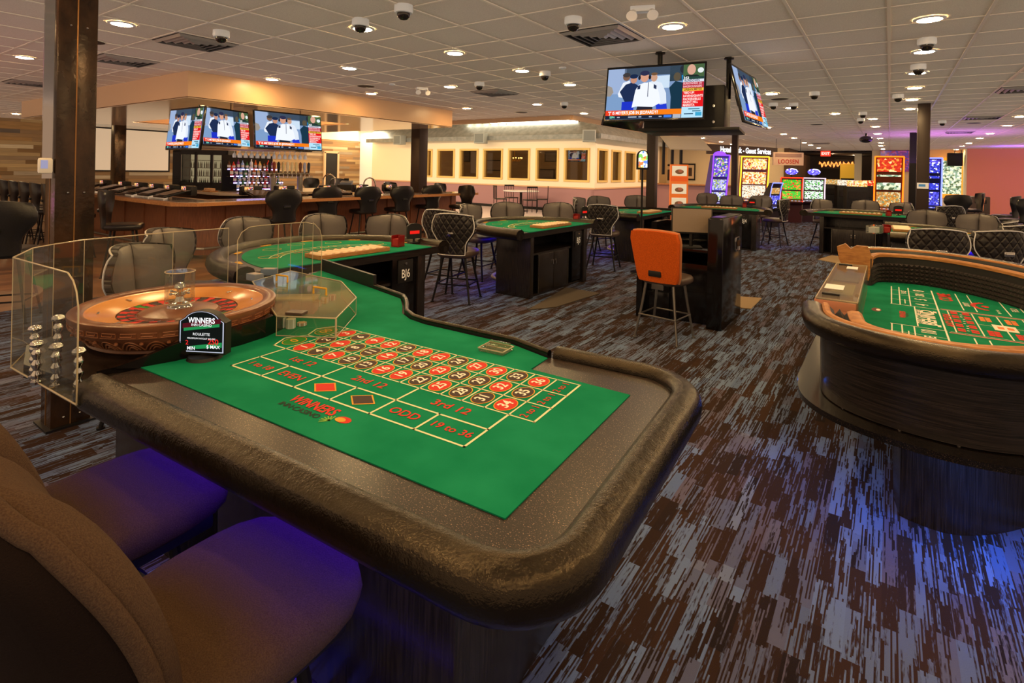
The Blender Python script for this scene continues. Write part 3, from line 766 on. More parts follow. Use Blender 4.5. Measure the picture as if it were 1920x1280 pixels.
# ------------------------------------------------------------------ stools round the tables
G6, G5, G4, G1, G2, GB = 'stools at table BJ6', 'stools at table BJ5', 'stools at the teal table', 'stools at the table behind the dice table', 'stools at the far pit tables', 'bar stools along the counter'
c6, c5, c4a, c4, c2, c1 = (-4.0, 2.83), (-3.95, 5.95), (-3.9, 9.2), (-2.85, 12.0), (-0.45, 12.5), (0.5, 9.0)
stool_at(226, 462, .99, c6, 'grey quilted stool turned side-on, directly behind the roulette wheel', G6, rz=RAD(-58))
stool_at(288, 431, .99, c6, 'grey stool behind the one closest to the roulette wheel, left end of BJ6', G6, rz=RAD(-60))
stool_at(447, 409, .99, c6, 'grey two-panel stool behind BJ6 in front of the bar counter corner', G6, rz=RAD(-86))
stool_at(594, 403, .99, c6, 'grey two-panel stool centred behind the curved side of BJ6', G6, rz=RAD(-94))
stool_at(741, 404, .99, c6, 'grey stool behind BJ6 next to its black arch-topped sign', G6)
stool_at(848, 400, 1.0, (-3.75, 5.6), 'quilted stool with white piping seen from behind at the corner of BJ5', G5, rz=RAD(20), dz=0.2)
stool_at(822, 394, .99, (-4.2, 5.9), 'quilted stool just behind the nearer white-piped stool at BJ5', G5, rz=RAD(10), dz=0.2)
stool_at(868, 384, .99, c5, 'grey stool on the curved side of BJ5 closest to the bar', G5)
stool_at(948, 380, .99, c5, 'grey two-panel stool in the middle of the curved side of BJ5', G5)
stool_at(1053, 381, .99, c5, 'grey stool behind BJ5 below the white dining table', G5)
stool_at(1128, 383, 1.0, (-3.7, 8.9), 'quilted stool with white piping seen from behind between BJ5 and the podium', G4, rz=RAD(12), dz=0.2)
stool_at(1076, 371, .99, c4a, 'stool turned side-on behind the far end of BJ5', G4, d=10.2)
stool_at(1117, 369, .99, c4a, 'stool at the back of the teal table below the cream wall corner', G4, d=10.9)
stool_at(1196, 368, .99, c4a, 'stool at the back of the teal table beside the arched glass lamp', G4, d=11.7)
stool_at(1325, 372, .99, c4, 'tan stool between the orange menu board and the purple slot machine', G2, d=13.9)
stool_at(1374, 377, .99, c4, 'tan stool at BJ4 below the slim brown column', G2, d=12.7)
stool_at(1432, 371, .99, c4, 'dark stool behind BJ4 below the gold slot machine', G2, d=12.8)
stool_at(1466, 375, 1.0, c4, 'side-on stool at the right end of BJ4 in the open aisle', G2, rz=RAD(80), dz=.12, d=11.4)
stool_at(1533, 378, .99, c2, 'tan stool behind the left end of BJ2', G2, d=11.6)
stool_at(1624, 380, .99, c2, 'tan stool in the middle behind BJ2', G2, d=11.5)
stool_at(1702, 386, .99, c2, 'tan stool behind BJ2 against the brown column with the notice', G2, d=10.7)
stool_at(1738, 400, .97, c1, 'tan two-panel stool on the far side of the table behind the dice table', G1, d=8.4)
stool_at(1842, 412, .96, c1, 'tan two-panel stool at the curved end of the table behind the dice table', G1, d=7.7)
stool_at(1762, 429, 1.0, c1, 'quilted stool with pale piping seen from behind over the dice table rail', G1, dz=0.2, rz=RAD(10))
stool_at(1882, 432, 1.0, c1, 'quilted stool behind the dice table, the one closer to the picture edge', G1, dz=0.2, rz=RAD(30))
stool_at(1925, 436, 1.0, c1, 'quilted stool cut by the picture edge behind the dice table', G1, dz=0.2, rz=RAD(40), d=6.0)
stool_at(1912, 418, .97, c1, 'tan stool half hidden behind the quilted stools at the picture edge', G1, d=6.5)
stool_at(1792, 393, .98, (0.0, 14.0), 'dark stool facing away beside the brown column with the notice', G2, rz=RAD(30), d=9.8)
# bar stools
for i, (u, v) in enumerate(((536, 358), (617, 353), (693, 352), (757, 351), (813, 349))):
    p = P(u, v, 1.1); place(BSTOOL, p.x - 0.2, p.y + 0.02, RAD(90 - 8), 'black bar stool seen from behind, %s along the long bar counter from its corner' % ORD[i], GB)
p = P(197, 360, 1.1); place(BSTOOL, p.x + 0.05, p.y + 0.2, RAD(-28), 'black bar stool at the short side of the bar, just right of the rusty column', GB)
for i in range(6):
    place(BSTOOL, -10.4 - 0.62 * i, 3.02 - 0.0 * i, RAD(-8), 'black bar stool in the tight row left of the rusty column, %s from it' % ORD[i], GB)
place(BSTOOL, -6.75, 1.42, RAD(60), 'black bar stool standing alone on the wood floor at the picture edge', 'lone bar stools')
for i, (u, v, lab) in enumerate(((736, 343, 'black bar stool across the bar in front of the white brick wall'), (791, 344, 'black bar stool across the bar at the foot of the dark grey column'), (830, 345, 'black bar stool across the bar just right of the dark grey column'), (858, 349, 'black bar stool at the far end of the bar by the mauve wall'))):
    p = P(u, v, 1.1); place(BSTOOL, p.x + 0.1, p.y, RAD(-80 if i < 3 else 170), lab, GB)
for i, (u, v) in enumerate(((590, 333), (640, 336))):
    q = atd(u, 16.5, v); place(BSTOOL, q.x, q.y, RAD(-90), ['black bar stool across the bar below the beer taps', 'black bar stool across the bar in front of the dark doorway'][i], GB)
# fabric chairs at the roulette table
place(FCH, -1.17, 0.60, RAD(4), 'brown fabric stool in front, closest to the camera at the roulette table', 'fabric stools at the roulette table')
place(FCH, -1.78, 0.60, RAD(4), 'brown fabric stool at the roulette table, second from the camera', 'fabric stools at the roulette table')

# ================================================================== roulette table
RO = Vector((-1.904, 1.217, 0)); RA = RAD(3.8)
RM = Matrix.Translation(RO) @ rotz(RA); RMI = RM.inverted()
def rl(u, v, z=.79):
    q = RMI @ P(u, v, z); return (q.x, q.y)
rt = thing('roulette_table', 'large green roulette table with black padded rail and red and black number layout', 'table', RO, RA)
top = [(-.16, -.55), (-.62, -.60), (-.86, -.52), (-1.0, -.3), (-1.04, .05), (-1.04, .9), (-1.2, 1.05), (-1.2, 1.15), (-.5, .96), (-.19, .87), (-.06, .75), (.03, .65), (.12, .60), (.22, .575), (.7, .565), (.89, .50), (1.33, .535), (1.40, .45), (1.41, .33), (1.41, -.45), (1.37, -.52), (1.30, -.545)]
b = one('darkwoodh'); b.prism(top, 0.735, 0.782); b.build('table_deck', rt, smooth=False)
# speckled border plate
b = one('speckle'); b.prism([(-.24, -.53), (1.31, -.53), (1.40, -.45), (1.40, .43), (1.33, .51), (.885, .50), (.885, -.3), (-.24, -.3)], 0.782, 0.787); b.build('speckled_border', rt, smooth=False)
# felt
felt = [(-.24, -.40), (1.25, -.40), (1.262, .335), (.89, .35), (.888, .485), (.70, .545), (.22, .56), (.11, .585), (.01, .64), (-.08, .74), (-.20, .855), (-.5, .945), (-1.18, 1.13), (-1.18, 1.0), (-.6, .55), (-.2, .1), (.0, -.1)]
felt = [(-.24, -.40), (1.25, -.40), (1.262, .335), (.89, .35), (.888, .485), (.70, .545), (.22, .56), (.11, .585), (.01, .64), (-.08, .74), (-.20, .855), (-.5, .945), (-1.18, 1.13), (-.95, .6), (-.80, .34), (-.56, .32), (-.34, .255), (-.22, .08), (-.19, -.1), (-.21, -.28)]
b = one('felt'); b.prism(felt, 0.783, 0.790); fe = b.build('felt', rt, smooth=False)
# layout print
CW, RW = 0.0844, 0.105; z = 0.7908
b = one('cream'); lw = 0.007
L = lambda c0, r0, c1, r1, w=lw: b.strip((c0 * CW, r0 * RW), (c1 * CW, r1 * RW), w, z)
for c in range(13): L(c, 0, c, 3, lw * 0.75)
for r in range(4): L(0, r, 13, r, lw * 0.75)
L(13, 0, 13, 3); L(0, 0, 0, -2.07); L(12, 0, 12, -2.07); L(0, -1.03, 12, -1.03); L(0, -2.07, 12, -2.07)
for c in (4, 8): L(c, 0, c, -1.03)
for c in range(2, 12, 2): L(c, -1.03, c, -2.07)
# zero and double zero boxes
L(0, 0, -0.85, 0); L(-0.85, 0, -1.35, 0.75); L(-1.35, 0.75, -0.85, 1.5); L(-0.85, 1.5, 0, 1.5); L(-0.85, 1.5, -1.35, 2.25); L(-1.35, 2.25, -0.85, 3); L(-0.85, 3, 0, 3)
reds = {1, 3, 5, 7, 9, 12, 14, 16, 18, 19, 21, 23, 25, 27, 30, 32, 34, 36}
def tx(s, c, r, size, rot=0.0, dz=0.0008, bold=0.0, xs=1.0, align='CENTER'):
    b.text(s, size, Matrix.Translation((c * CW, r * RW, z + dz)) @ rotz(rot), bold=bold, xscale=xs, align=align)
for n in range(1, 37):
    c, r = (n - 1) // 3 + 0.5, (n - 1) % 3 + 0.5
    b.use(M['gold']); b.disc((c * CW, r * RW), 0.0345, 0.046, z + 0.0002)
    b.use(M['red'] if n in reds else M['blk']); b.disc((c * CW, r * RW), 0.0315, 0.0425, z + 0.0005)
    b.use(M['white']); tx(str(n), c, r, 0.052, pi / 2, 0.0009, 0.02, 0.9)
for s_, r in (('0', 0.75), ('00', 2.25)):
    b.use(M['gold']); b.disc((-0.62 * CW, r * RW), 0.04, 0.052, z + 0.0002); b.use(M['dgreen']); b.disc((-0.62 * CW, r * RW), 0.037, 0.049, z + 0.0005)
    b.use(M['gold']); tx(s_, -0.62, r, 0.055, pi / 2, 0.0009, 0.012)
b.use(M['red'])
for s_, c in (('1st 12', 2), ('2nd 12', 6), ('3rd 12', 10)): tx(s_, c, -0.52, 0.052, 0, 0.0004, 0.012)
for s_, c in (('1 to 18', 1), ('EVEN', 3), ('ODD', 9), ('19 to 36', 11)): tx(s_, c, -1.55, 0.05 if len(s_) < 6 else 0.043, 0, 0.0004, 0.014, 0.95)
for r in range(3): tx('2 to 1', 12.5, r + 0.5, 0.036, pi / 2, 0.0004, 0.008)
for c, m in ((5, 'red'), (7, 'blk')):
    b.use(M['gold']); b.poly([((c - .62) * CW, -1.55 * RW, z + .0003), (c * CW, -1.95 * RW, z + .0003), ((c + .62) * CW, -1.55 * RW, z + .0003), (c * CW, -1.15 * RW, z + .0003)])
    b.use(M[m]); b.poly([((c - .54) * CW, -1.55 * RW, z + .0006), (c * CW, -1.89 * RW, z + .0006), ((c + .54) * CW, -1.55 * RW, z + .0006), (c * CW, -1.21 * RW, z + .0006)])
# house emblem printed on the felt
b.use(M['red']); tx('WINNERS', 5.95, -2.58, 0.056, 0, 0.0005, 0.03, 0.78)
b.use(M['blackprint']); tx('INN\u00b7CASINO', 5.8, -2.98, 0.03, 0, 0.0005, 0.014)
b.use(M['red']); b.disc((7.65 * CW, -2.72 * RW), 0.026, 0.017, z); b.use(M['gold']); b.disc((7.55 * CW, -2.76 * RW), 0.018, 0.012, z + .0004)
b.use(M['lgreen'])
for q in range(7): b.strip((7.28 * CW, -2.95 * RW), (7.28 * CW + 0.026 * cos(RAD(100 + 22 * q)), -2.95 * RW + 0.026 * sin(RAD(100 + 22 * q))), 0.004, z)
b.build('layout_print', fe, smooth=False)
# padded rail round the player end
prof = [(-0.044, -0.005), (-0.040, 0.022), (-0.022, 0.036), (0.002, 0.037), (0.014, 0.029), (0.026, 0.028), (0.044, 0.014), (0.052, -0.012), (0.049, -0.04), (0.034, -0.062), (0.006, -0.072), (-0.036, -0.066)]
def arcpts(c, r, a0, a1, n=9): return [(c[0] + r * cos(RAD(a0 + (a1 - a0) * i / n)), c[1] + r * sin(RAD(a0 + (a1 - a0) * i / n))) for i in range(n + 1)]
path = [(-.20, -.556), (0.2, -.553), (.6, -.55), (1.0, -.548)] + arcpts((1.262, -.39), .158, -90, 0) + [(1.42, -.1), (1.42, .15)] + arcpts((1.235, .37), .185, 0, 88) + [(1.05, .55), (.90, .545)]
b = one('leather'); b.sweep([(p[0], p[1], 0.785) for p in path], prof); b.build('padded_rail', rt, ang=75)
# low black wall along the dealer side and round the wheel
def wall(pts, z0, z1, th, m):
    b = one(m); b.sweep([(p[0], p[1], z0) for p in pts], [(-th / 2, 0), (-th / 2, z1 - z0), (th / 2, z1 - z0), (th / 2, 0)]); return b
dl = [(.885, .505), (.70, .565), (.46, .572), (.22, .578), (.12, .598), (.03, .65), (-.06, .75), (-.12, .81), (-.19, .868), (-.34, .915), (-.5, .96)]
b = wall(dl, 0.76, 0.803, 0.022, 'black'); b.use(M['leather']).tube([(p[0], p[1], 0.803) for p in dl], 0.012, 8); b.build('dealer_edge', rt, ang=60)
wl = [(-.5, .96), (-.72, 1.02), (-.95, 1.08), (-1.19, 1.15)]
b = wall(wl, 0.76, 0.865, 0.02, 'black'); b.build('end_wall', rt, smooth=False)
WC = (-.575, -.10)
ww = [(-.31, -.50), (-.28, -.455), (-.245, -.39), (-.215, -.30), (-.195, -.19), (-.188, -.07), (-.20, .04), (-.235, .14), (-.295, .22), (-.39, .275)]
zz = [0.795, 0.803, 0.822, 0.85, 0.862, 0.866, 0.866, 0.866, 0.866, 0.866]
b = one('glossblack'); rings = []
for i, p_ in enumerate(ww):
    a_, c_ = ww[max(i - 1, 0)], ww[min(i + 1, len(ww) - 1)]; d = Vector((c_[0] - a_[0], c_[1] - a_[1], 0)).normalized(); nn = Vector((d.y, -d.x, 0)) * 0.011
    q = Vector((p_[0], p_[1], 0)); rings.append([q - nn + Vector((0, 0, .784)), q - nn + Vector((0, 0, zz[i])), q + nn + Vector((0, 0, zz[i])), q + nn + Vector((0, 0, .784))])
b.ring_loft(rings); b.build('wheel_barrier', rt, smooth=False)
# pedestals
b = one('darkwood'); b.box((0.55, 0.02, 0.36), (1.0, 0.62, 0.72), 0.01); b.build('pedestal', rt)
b = one('darkwood'); b.box((-.52, .0, 0.36), (0.5, 0.5, 0.72), 0.01); b.build('pedestal', rt)
b = one('blueled'); b.box((.55, -.30, .728), (1.1, .015, .01)); b.build('led_strip', rt, smooth=False)
b = one('darkwoodh'); b.box((.55, -.475, .6985), (1.5, .02, .073)); b.build('led_cutoff_board', rt, smooth=False)  # hidden board added to cut the violet light off across the seats
b = one('brushed'); b.tube([(.05, -.42, .16), (1.02, -.42, .16)], .025, 10); b.build('foot_rail', rt)

# ------------------------------------------------------------------ wheel
wc = RM @ Vector((WC[0], WC[1], 0))
wh = thing('roulette', 'wooden roulette wheel with carved bowl and chrome turret on the table end', 'roulette wheel', (wc.x, wc.y, 0.783), RAD(20)); wh.scale = (1, 1, .86)
R = 0.375
b = one('wheelwood')
b.lathe([(R * .80, 0.0), (R * .84, 0.012), (R * .83, 0.022), (R * .88, 0.045), (R * .95, 0.075), (R * .955, 0.088), (R * .985, 0.092), (R * .99, 0.122), (R * 1.0, 0.13), (R * 1.0, 0.146), (R * .985, 0.15), (R * .9, 0.15), (R * .88, 0.146), (R * .86, 0.138)], n=72, cap=False)
b.build('bowl', wh, ang=50)
# carving: leaf arches low and key pattern high
b = one(mat('carved_walnut', (150, 92, 56), 0.35))
N = 26
for i in range(N):
    a0 = 2 * pi * i / N
    for s in (0.35, 0.65, 1.0):
        pts = []
        for k in range(9):
            q = -1 + 2 * k / 8; ang = a0 + q * s * pi / N * 0.95; h = 0.03 + 0.042 * (1 - q * q) * s + 0.004; rr = R * (.86 + (h - 0.03) * 2.0)
            pts.append((rr * cos(ang), rr * sin(ang), h))
        b.tube(pts, 0.0032, 5)
    ang = a0 + pi / N; b.sphere((R * .955 * cos(ang), R * .955 * sin(ang), 0.07), 0.008, 6)
b.build('leaf_carving', wh)
b = one(mat('carved_walnut', (150, 92, 56), 0.35))
N = 34
for i in range(N):
    a0 = 2 * pi * i / N; w_ = 2 * pi / N
    q = lambda t_, h: (R * .991 * cos(a0 + t_ * w_), R * .991 * sin(a0 + t_ * w_), h)
    b.tube([q(.05, .097), q(.9, .097), q(.9, .117), q(.15, .117), q(.15, .104), q(.7, .104), q(.7, .111)], 0.0018, 4)
b.build('key_carving', wh)
b = one(mat('wheel_track_wood', (206, 140, 66), 0.22, var=(4, (186, 120, 52))))
b.lathe([(R * .862, 0.139), (R * .84, 0.134), (R * .60, 0.112), (R * .59, 0.108)], n=64, cap=False); b.build('ball_track', wh, ang=50)
b = one('wheelwood'); b.lathe([(R * .59, .108), (R * .585, .101), (R * .40, .099), (R * .385, .108), (R * .10, .126), (0.001, .128)], n=48, cap=False); b.use(mat('wheel_cone', (150, 90, 44), 0.25)); rotor = b.build('rotor', wh, ang=40)
b = MB(); cols = ['red', 'blk']
for i in range(38):
    a0, a1 = 2 * pi * i / 38, 2 * pi * (i + .86) / 38
    b.use(M['dgreen'] if i in (0, 19) else M[cols[i % 2]])
    for r0, r1, h in ((.50, .575, .104), (.42, .49, .101)):
        b.poly([(R * r0 * cos(a0), R * r0 * sin(a0), h), (R * r1 * cos(a0), R * r1 * sin(a0), h + .004), (R * r1 * cos(a1), R * r1 * sin(a1), h + .004), (R * r0 * cos(a1), R * r0 * sin(a1), h)])
b.use(M['chrome'])
for i in range(38):
    a0 = 2 * pi * (i - .07) / 38; b.tube([(R * .41 * cos(a0), R * .41 * sin(a0), .104), (R * .5 * cos(a0), R * .5 * sin(a0), .107)], .0015, 4)
b.build('number_pockets', rotor, smooth=False)
b = one('chrome'); b.lathe([(.05, .122), (.045, .135), (.02, .15), (.014, .175), (.024, .185), (.012, .196), (.012, .21), (.022, .22), (.018, .234), (.004, .244)], n=20)
for q in range(4): b.tube([(0, 0, .19), (.045 * cos(q * pi / 2), .045 * sin(q * pi / 2), .195)], .004, 6); b.sphere((.045 * cos(q * pi / 2), .045 * sin(q * pi / 2), .195), .007, 8)
b.build('turret', wh)
for i in range(8):
    a0 = pi * i / 4; b = one('chrome'); b.box((R * .74 * cos(a0), R * .74 * sin(a0), .127), (.03, .008, .006), .002, rotz(a0 + (pi / 2 if i % 2 else 0))); b.build('deflector', wh, smooth=False)
cy = thing('clear_cylinder', 'clear acrylic cylinder cover standing over the wheel turret', 'cover', (wc.x, wc.y, .906), 0)
b = one('acr'); n = 28
b.lathe([(.056, 0.0), (.056, .13), (.052, .135), (.001, .135)], n=n, cap=False); b.build('shell', cy)
b = one('acredge'); b.tube([(.056 * cos(2 * pi * i / n), .056 * sin(2 * pi * i / n), .133) for i in range(n)], .0022, 5, closed=True); b.tube([(.056 * cos(2 * pi * i / n), .056 * sin(2 * pi * i / n), .002) for i in range(n)], .0018, 5, closed=True); b.build('rim', cy)

# ------------------------------------------------------------------ acrylic shield round the wheel end
sh = thing('acrylic_shield', 'bent clear acrylic shield wrapping the wheel end of the roulette table', 'shield', RO, RA)
lx = lambda w: (RMI @ Vector((w[0], w[1], 0)))
ob = [lx(w) for w in ((-2.02, .595), (-2.10, .59), (-2.565, .562), (-2.79, .67), (-2.86, .755), (-2.93, .88), (-2.97, 1.26), (-2.95, 1.53))]
z0, z1 = .757, 1.15; b = one('acr')
for i in range(1, len(ob) - 1): b.poly([(ob[i].x, ob[i].y, z0), (ob[i + 1].x, ob[i + 1].y, z0), (ob[i + 1].x, ob[i + 1].y, z1), (ob[i].x, ob[i].y, z1)])
a_, c_ = ob[1], ob[0]; cut = [(c_.x, c_.y, z0), (c_.x, c_.y, 1.05), (c_.x + (a_.x - c_.x) * .2, c_.y, 1.10), (c_.x + (a_.x - c_.x) * .5, c_.y, 1.13), (a_.x, a_.y, z1)]
b.poly([(a_.x, a_.y, z0)] + cut); b.build('panel', sh, smooth=False)
b = one('acredge')
b.tube([(q.x, q.y, z1) for q in ob[1:]][::-1] + [c for c in cut[::-1][1:]], .0026, 6); b.tube([(q.x, q.y, z0) for q in ob], .003, 6)
for q in ob[2:]: b.tube([(q.x, q.y, z0), (q.x, q.y, z1)], .0014, 5)
b.build('edge', sh)
b = one('acrs'); b.prism([(q.x * .995, q.y * .995) for q in ob], .748, .756); b.build('base_shelf', sh, smooth=False)
# small second panel
s2 = thing('acrylic_divider', 'round-cornered clear acrylic panel standing between the wheel and table BJ6', 'shield', RO, RA)
pa, pb = lx((-2.80, 1.50)), lx((-2.78, 2.0)); d = (pb - pa)
pp = lambda s_, z_: (pa.x + d.x * s_, pa.y + d.y * s_, z_)
out = [pp(0, .79), pp(0, 1.10), pp(.04, 1.14), pp(.12, 1.165), pp(.25, 1.17), pp(.78, 1.17), pp(.9, 1.155), pp(.97, 1.12), pp(1, 1.07), pp(1, .79)]
b = one('acr'); b.poly(out); b.build('panel', s2, smooth=False)
b = one('acredge'); b.tube(out, .002, 6)
for s_ in (.45, .6, .75, .88): b.tube([pp(s_, .79), pp(s_, 1.168)], .0014, 5)
b.build('edge', s2)
# stacked chrome spinner posts inside the shield
GP = 'chrome posts inside the shield'
for i, (u, v, nn) in enumerate(((64, 690, 4), (107, 690, 5), (104, 706, 3), (147, 716, 3), (68, 700, 3))):
    q = P(u, v, .79); q = RMI @ q; q.x = max(q.x, -.93); q = RM @ q
    t = thing('chrome_post', ['ball-topped chrome post in the shield corner', 'tallest ball-topped chrome post in front of the rusty column', 'ball-topped chrome post with a wide base, middle of the shield shelf', 'short chrome post beside the end of the padded rail', 'short chrome post in front of the corner one in the shield'][i], 'post', (q.x, q.y, .757), 0, GP)
    b = one('chrome'); prof_ = [(.016, 0), (.016, .008)]
    for k in range(nn): h = .012 + k * .036; prof_ += [(.008, h), (.014, h + .01), (.014, h + .02), (.008, h + .03)]
    b.lathe(prof_, n=12); b.build('stem', t)
    b = one('chrome'); b.sphere((0, 0, .012 + nn * .036 + .012), .017, 12, (1.15, 1.15, .8)); b.build('knob', t)

# ------------------------------------------------------------------ minimum-bet display
q = P(368, 658, .79)
ds = thing('betting_limit_display', 'black framed lit betting-limit screen standing in front of the roulette wheel', 'display', (0, 0, .79), RA + RAD(26)); q = RM @ Vector((-.155, -.225, .79)); ds.location = q; ds.scale = (1.1, 1.1, 1.1)
b = one('black'); b.lathe([(.055, 0), (.05, .01), (.015, .014), (.012, .06)], n=20); b.build('stand', ds)
b = one('black'); w_, h_ = .082, .105; pr = [(-w_, 0), (w_, 0), (w_, h_)] + [(w_ * .8 * cos(a), h_ + .036 * sin(a)) for a in [pi * i / 10 for i in range(1, 10)]] + [(-w_, h_)]
MX = Matrix.Translation((0, 0, .018)) @ Matrix.Rotation(pi / 2, 4, 'X'); b.prism(pr, -.014, .018, MX); b.build('case', ds)
SX_ = lambda zo: Matrix.Translation((0, -.0185 - zo, .018)) @ Matrix.Rotation(pi / 2, 4, 'X') @ Matrix.Diagonal((.83, .82, 1, 1))
b = MB(); b.use(glow('display_white_edge', (200, 205, 225), 1.0)); pr2 = [(p[0] * .93 / .83, (.006 + p[1] * .95) / .82) for p in pr]; b.prism(pr2, .0, .0006, SX_(0))
b.use(glow('display_dark', (22, 26, 24), 0.8)); b.prism([(p[0] * .89 / .83, (.009 + p[1] * .92) / .82) for p in pr], .0006, .0012, SX_(0))
b.use(glow('display_maroon', (96, 24, 34), 0.8)); b.poly([(-.08, .1, .0016), (.08, .125, .0016), (.08, .145, .0016), (-.08, .12, .0016)], SX_(0))
b.use(glow('display_green', (40, 150, 84), 0.9)); b.poly([(-.075, .09, .0018), (.075, .112, .0018), (.075, .124, .0018), (-.075, .102, .0018)], SX_(0)); b.poly([(-.02, .02, .0016), (.086, .03, .0016), (.086, .05, .0016), (-.05, .03, .0016)], SX_(0))
W_ = glow('display_text', (240, 240, 240), 1.4); b.use(W_)
b.text('WINNERS', .031, SX_(.0022) @ Matrix.Translation((0, .134, 0)), bold=.02, xscale=.82); b.text('INN\u00b7CASINO', .015, SX_(.0022) @ Matrix.Translation((0, .116, 0)))
b.text('ROULETTE', .015, SX_(.0022) @ Matrix.Translation((0, .079, 0))); b.text('MAXIMUM PAYOUT $25,000', .0095, SX_(.0022) @ Matrix.Translation((0, .062, 0)))
b.text('$ MIN', .019, SX_(.0022) @ Matrix.Translation((-.05, .022, 0)), bold=.01); b.text('$ MAX', .019, SX_(.0022) @ Matrix.Translation((.05, .03, 0)), bold=.01)
b.use(glow('display_red', (225, 40, 36), 1.2)); b.text('2', .026, SX_(.0022) @ Matrix.Translation((-.06, .044, 0)), bold=.01); b.text('250', .03, SX_(.0022) @ Matrix.Translation((.05, .05, 0)), bold=.015)
b.build('screen', ds, smooth=False)

# ------------------------------------------------------------------ clear cover over the dealer's chips
cv = thing('acrylic_chip_cover', 'clear many-sided acrylic cover standing on the felt over the dealer chips', 'cover', RO, RA)
pts = [rl(*p, .872) for p in ((462, 595), (630, 597), (668, 558), (640, 528), (545, 508), (436, 522))]; pts[0] = (-.165, .075); pts[5] = (-.86, .42)
pts3 = [(p[0], p[1]) for p in pts]
b = one('acrs'); b.prism(pts3, .869, .875); b.build('top', cv, smooth=False)
b = one('acr')
for i in (0, 1, 2): b.poly([(*pts3[i], .791), (*pts3[(i + 1) % 6], .791), (*pts3[(i + 1) % 6], .869), (*pts3[i], .869)])
b.build('side', cv, smooth=False)
b = one('acredge'); b.tube([(*p, .873) for p in pts3], .0032, 6, closed=True)
for i in (0, 1, 2, 3): b.tube([(*pts3[i], .791), (*pts3[i], .871)], .004 if i == 1 else .0016, 6)
b.tube([(*pts3[i], .793) for i in (0, 1, 2, 3)], .002, 6); b.build('edge', cv)
b = one('gold')
for u, v in ((598, 552), (527, 528)):
    c = rl(u, v, .875); b.tube([(c[0] - .04, c[1], .875), (c[0] - .04, c[1], .907), (c[0] + .04, c[1] + .01, .907), (c[0] + .04, c[1] + .01, .875)], .005, 8)
b.build('handle', cv)
c = rl(556, 588, .877); t = thing('card_marker', 'small dark lidded box resting on the clear chip cover', 'box', RM @ Vector((c[0], c[1], .8755)), RA + .4)
b = one('brownvinyl'); b.box((0, 0, .006), (.075, .05, .012), .003); b.build('lid', t); b = one('gold'); b.box((0, 0, -.0), (.02, .02, .004)); b.build('clasp', t, smooth=False)
# chips and boxes underneath
def chip_stack(x, y, z, n, rgb, label, grp):
    t = thing('chip_stack', label, 'chips', (x, y, z), 0, grp)
    b = one(mat('chip_%d_%d_%d' % rgb, rgb, 0.45)); pr_ = []
    for k in range(n): pr_ += [(.0195, k * .0034 + .0003), (.0195, k * .0034 + .0027), (.0186, k * .0034 + .0031)]
    b.lathe([(.018, 0)] + pr_ + [(.015, n * .0034)], n=18); o = b.build('chips', t, ang=30)
    b = one('white')
    for k in range(6): a = k * pi / 3; b.box((.0194 * cos(a), .0194 * sin(a), n * .0017), (.0015, .006, n * .0033), 0, rotz(a))
    b.build('edge_spots', o, smooth=False)
GC = 'chip stacks under the clear cover'; names = ['pale', 'grey-green', 'cream', 'tan', 'grey', 'pale tan']
for i, (u, v, n) in enumerate(((508, 612, 13), (527, 614, 13), (545, 615, 12), (566, 610, 4))):
    q = P(u, v, .79); chip_stack(q.x, q.y, .791, n, ((196, 190, 160), (170, 176, 150), (204, 196, 168), (190, 150, 110))[i], '%s chip stack under the front edge of the clear cover' % ['leftmost', 'middle', 'right tall', 'lowest'][i], GC)
for i in range(3):
    q = P(592 + 14 * i, 578 - 6 * i, .79); chip_stack(q.x - .03, q.y + .03, .791, 8, ((206, 140, 110), (214, 160, 124), (190, 120, 96))[i], 'pinkish chip stack at the right under the cover, %s from the orange box' % ORD[i], GC)
q = P(550, 588, .79); t = thing('chip_case', 'orange and white chip box under the clear cover beside the wheel', 'box', (q.x - .02, q.y + .02, .791), RA + RAD(38))
b = one(mat('case_orange', (196, 110, 70), 0.5)); b.box((0, 0, .033), (.2, .1, .066), .004); b.build('box', t); b = one(mat('case_lid', (234, 206, 160), 0.5)); b.box((0, 0, .07), (.21, .11, .01), .004); b.build('lid', t)
for i, (u, v, rgb, lab) in enumerate(((478, 522, (120, 124, 134), 'stack of pale cards at the far edge under the clear cover'), (580, 545, (110, 84, 110), 'mauve card pack under the clear cover by its handle'), (505, 512, (90, 104, 122), 'grey-blue card pack at the far end of the roulette table'))):
    q = P(u, v, .80); t = thing('card_pack', lab, 'cards', (q.x, q.y, .791), RA + .3 * i)
    b = one(mat('pack%d' % i, rgb, 0.5)); b.box((0, 0, .02), (.09, .06, .04), .003); b.build('pack', t); b = one(mat('pack_face', (150, 130, 120), .4)); b.box((0, 0, .0405), (.065, .04, .001)); b.build('face', t, smooth=False)
# clear dealing marker at the dealer edge
q = P(930, 657, .79); t = thing('acrylic_card_rack', 'ridged clear acrylic rack on the felt by the dealer edge', 'rack', (q.x, q.y, .791), RA + RAD(2))
b = one('acrs'); b.box((0, 0, .006), (.11, .085, .012), .003); b.box((0, .03, .018), (.09, .02, .016), .003); b.box((-.02, .0, .014), (.05, .03, .01), .003); b.build('body', t)
b = one('acredge')
for yy in (-.043, .0, .043): b.box((0, yy, .013), (.112, .004, .003))
for xx in (-.055, .055): b.box((xx, 0, .013), (.004, .088, .003))
b.build('edge', t, smooth=False)

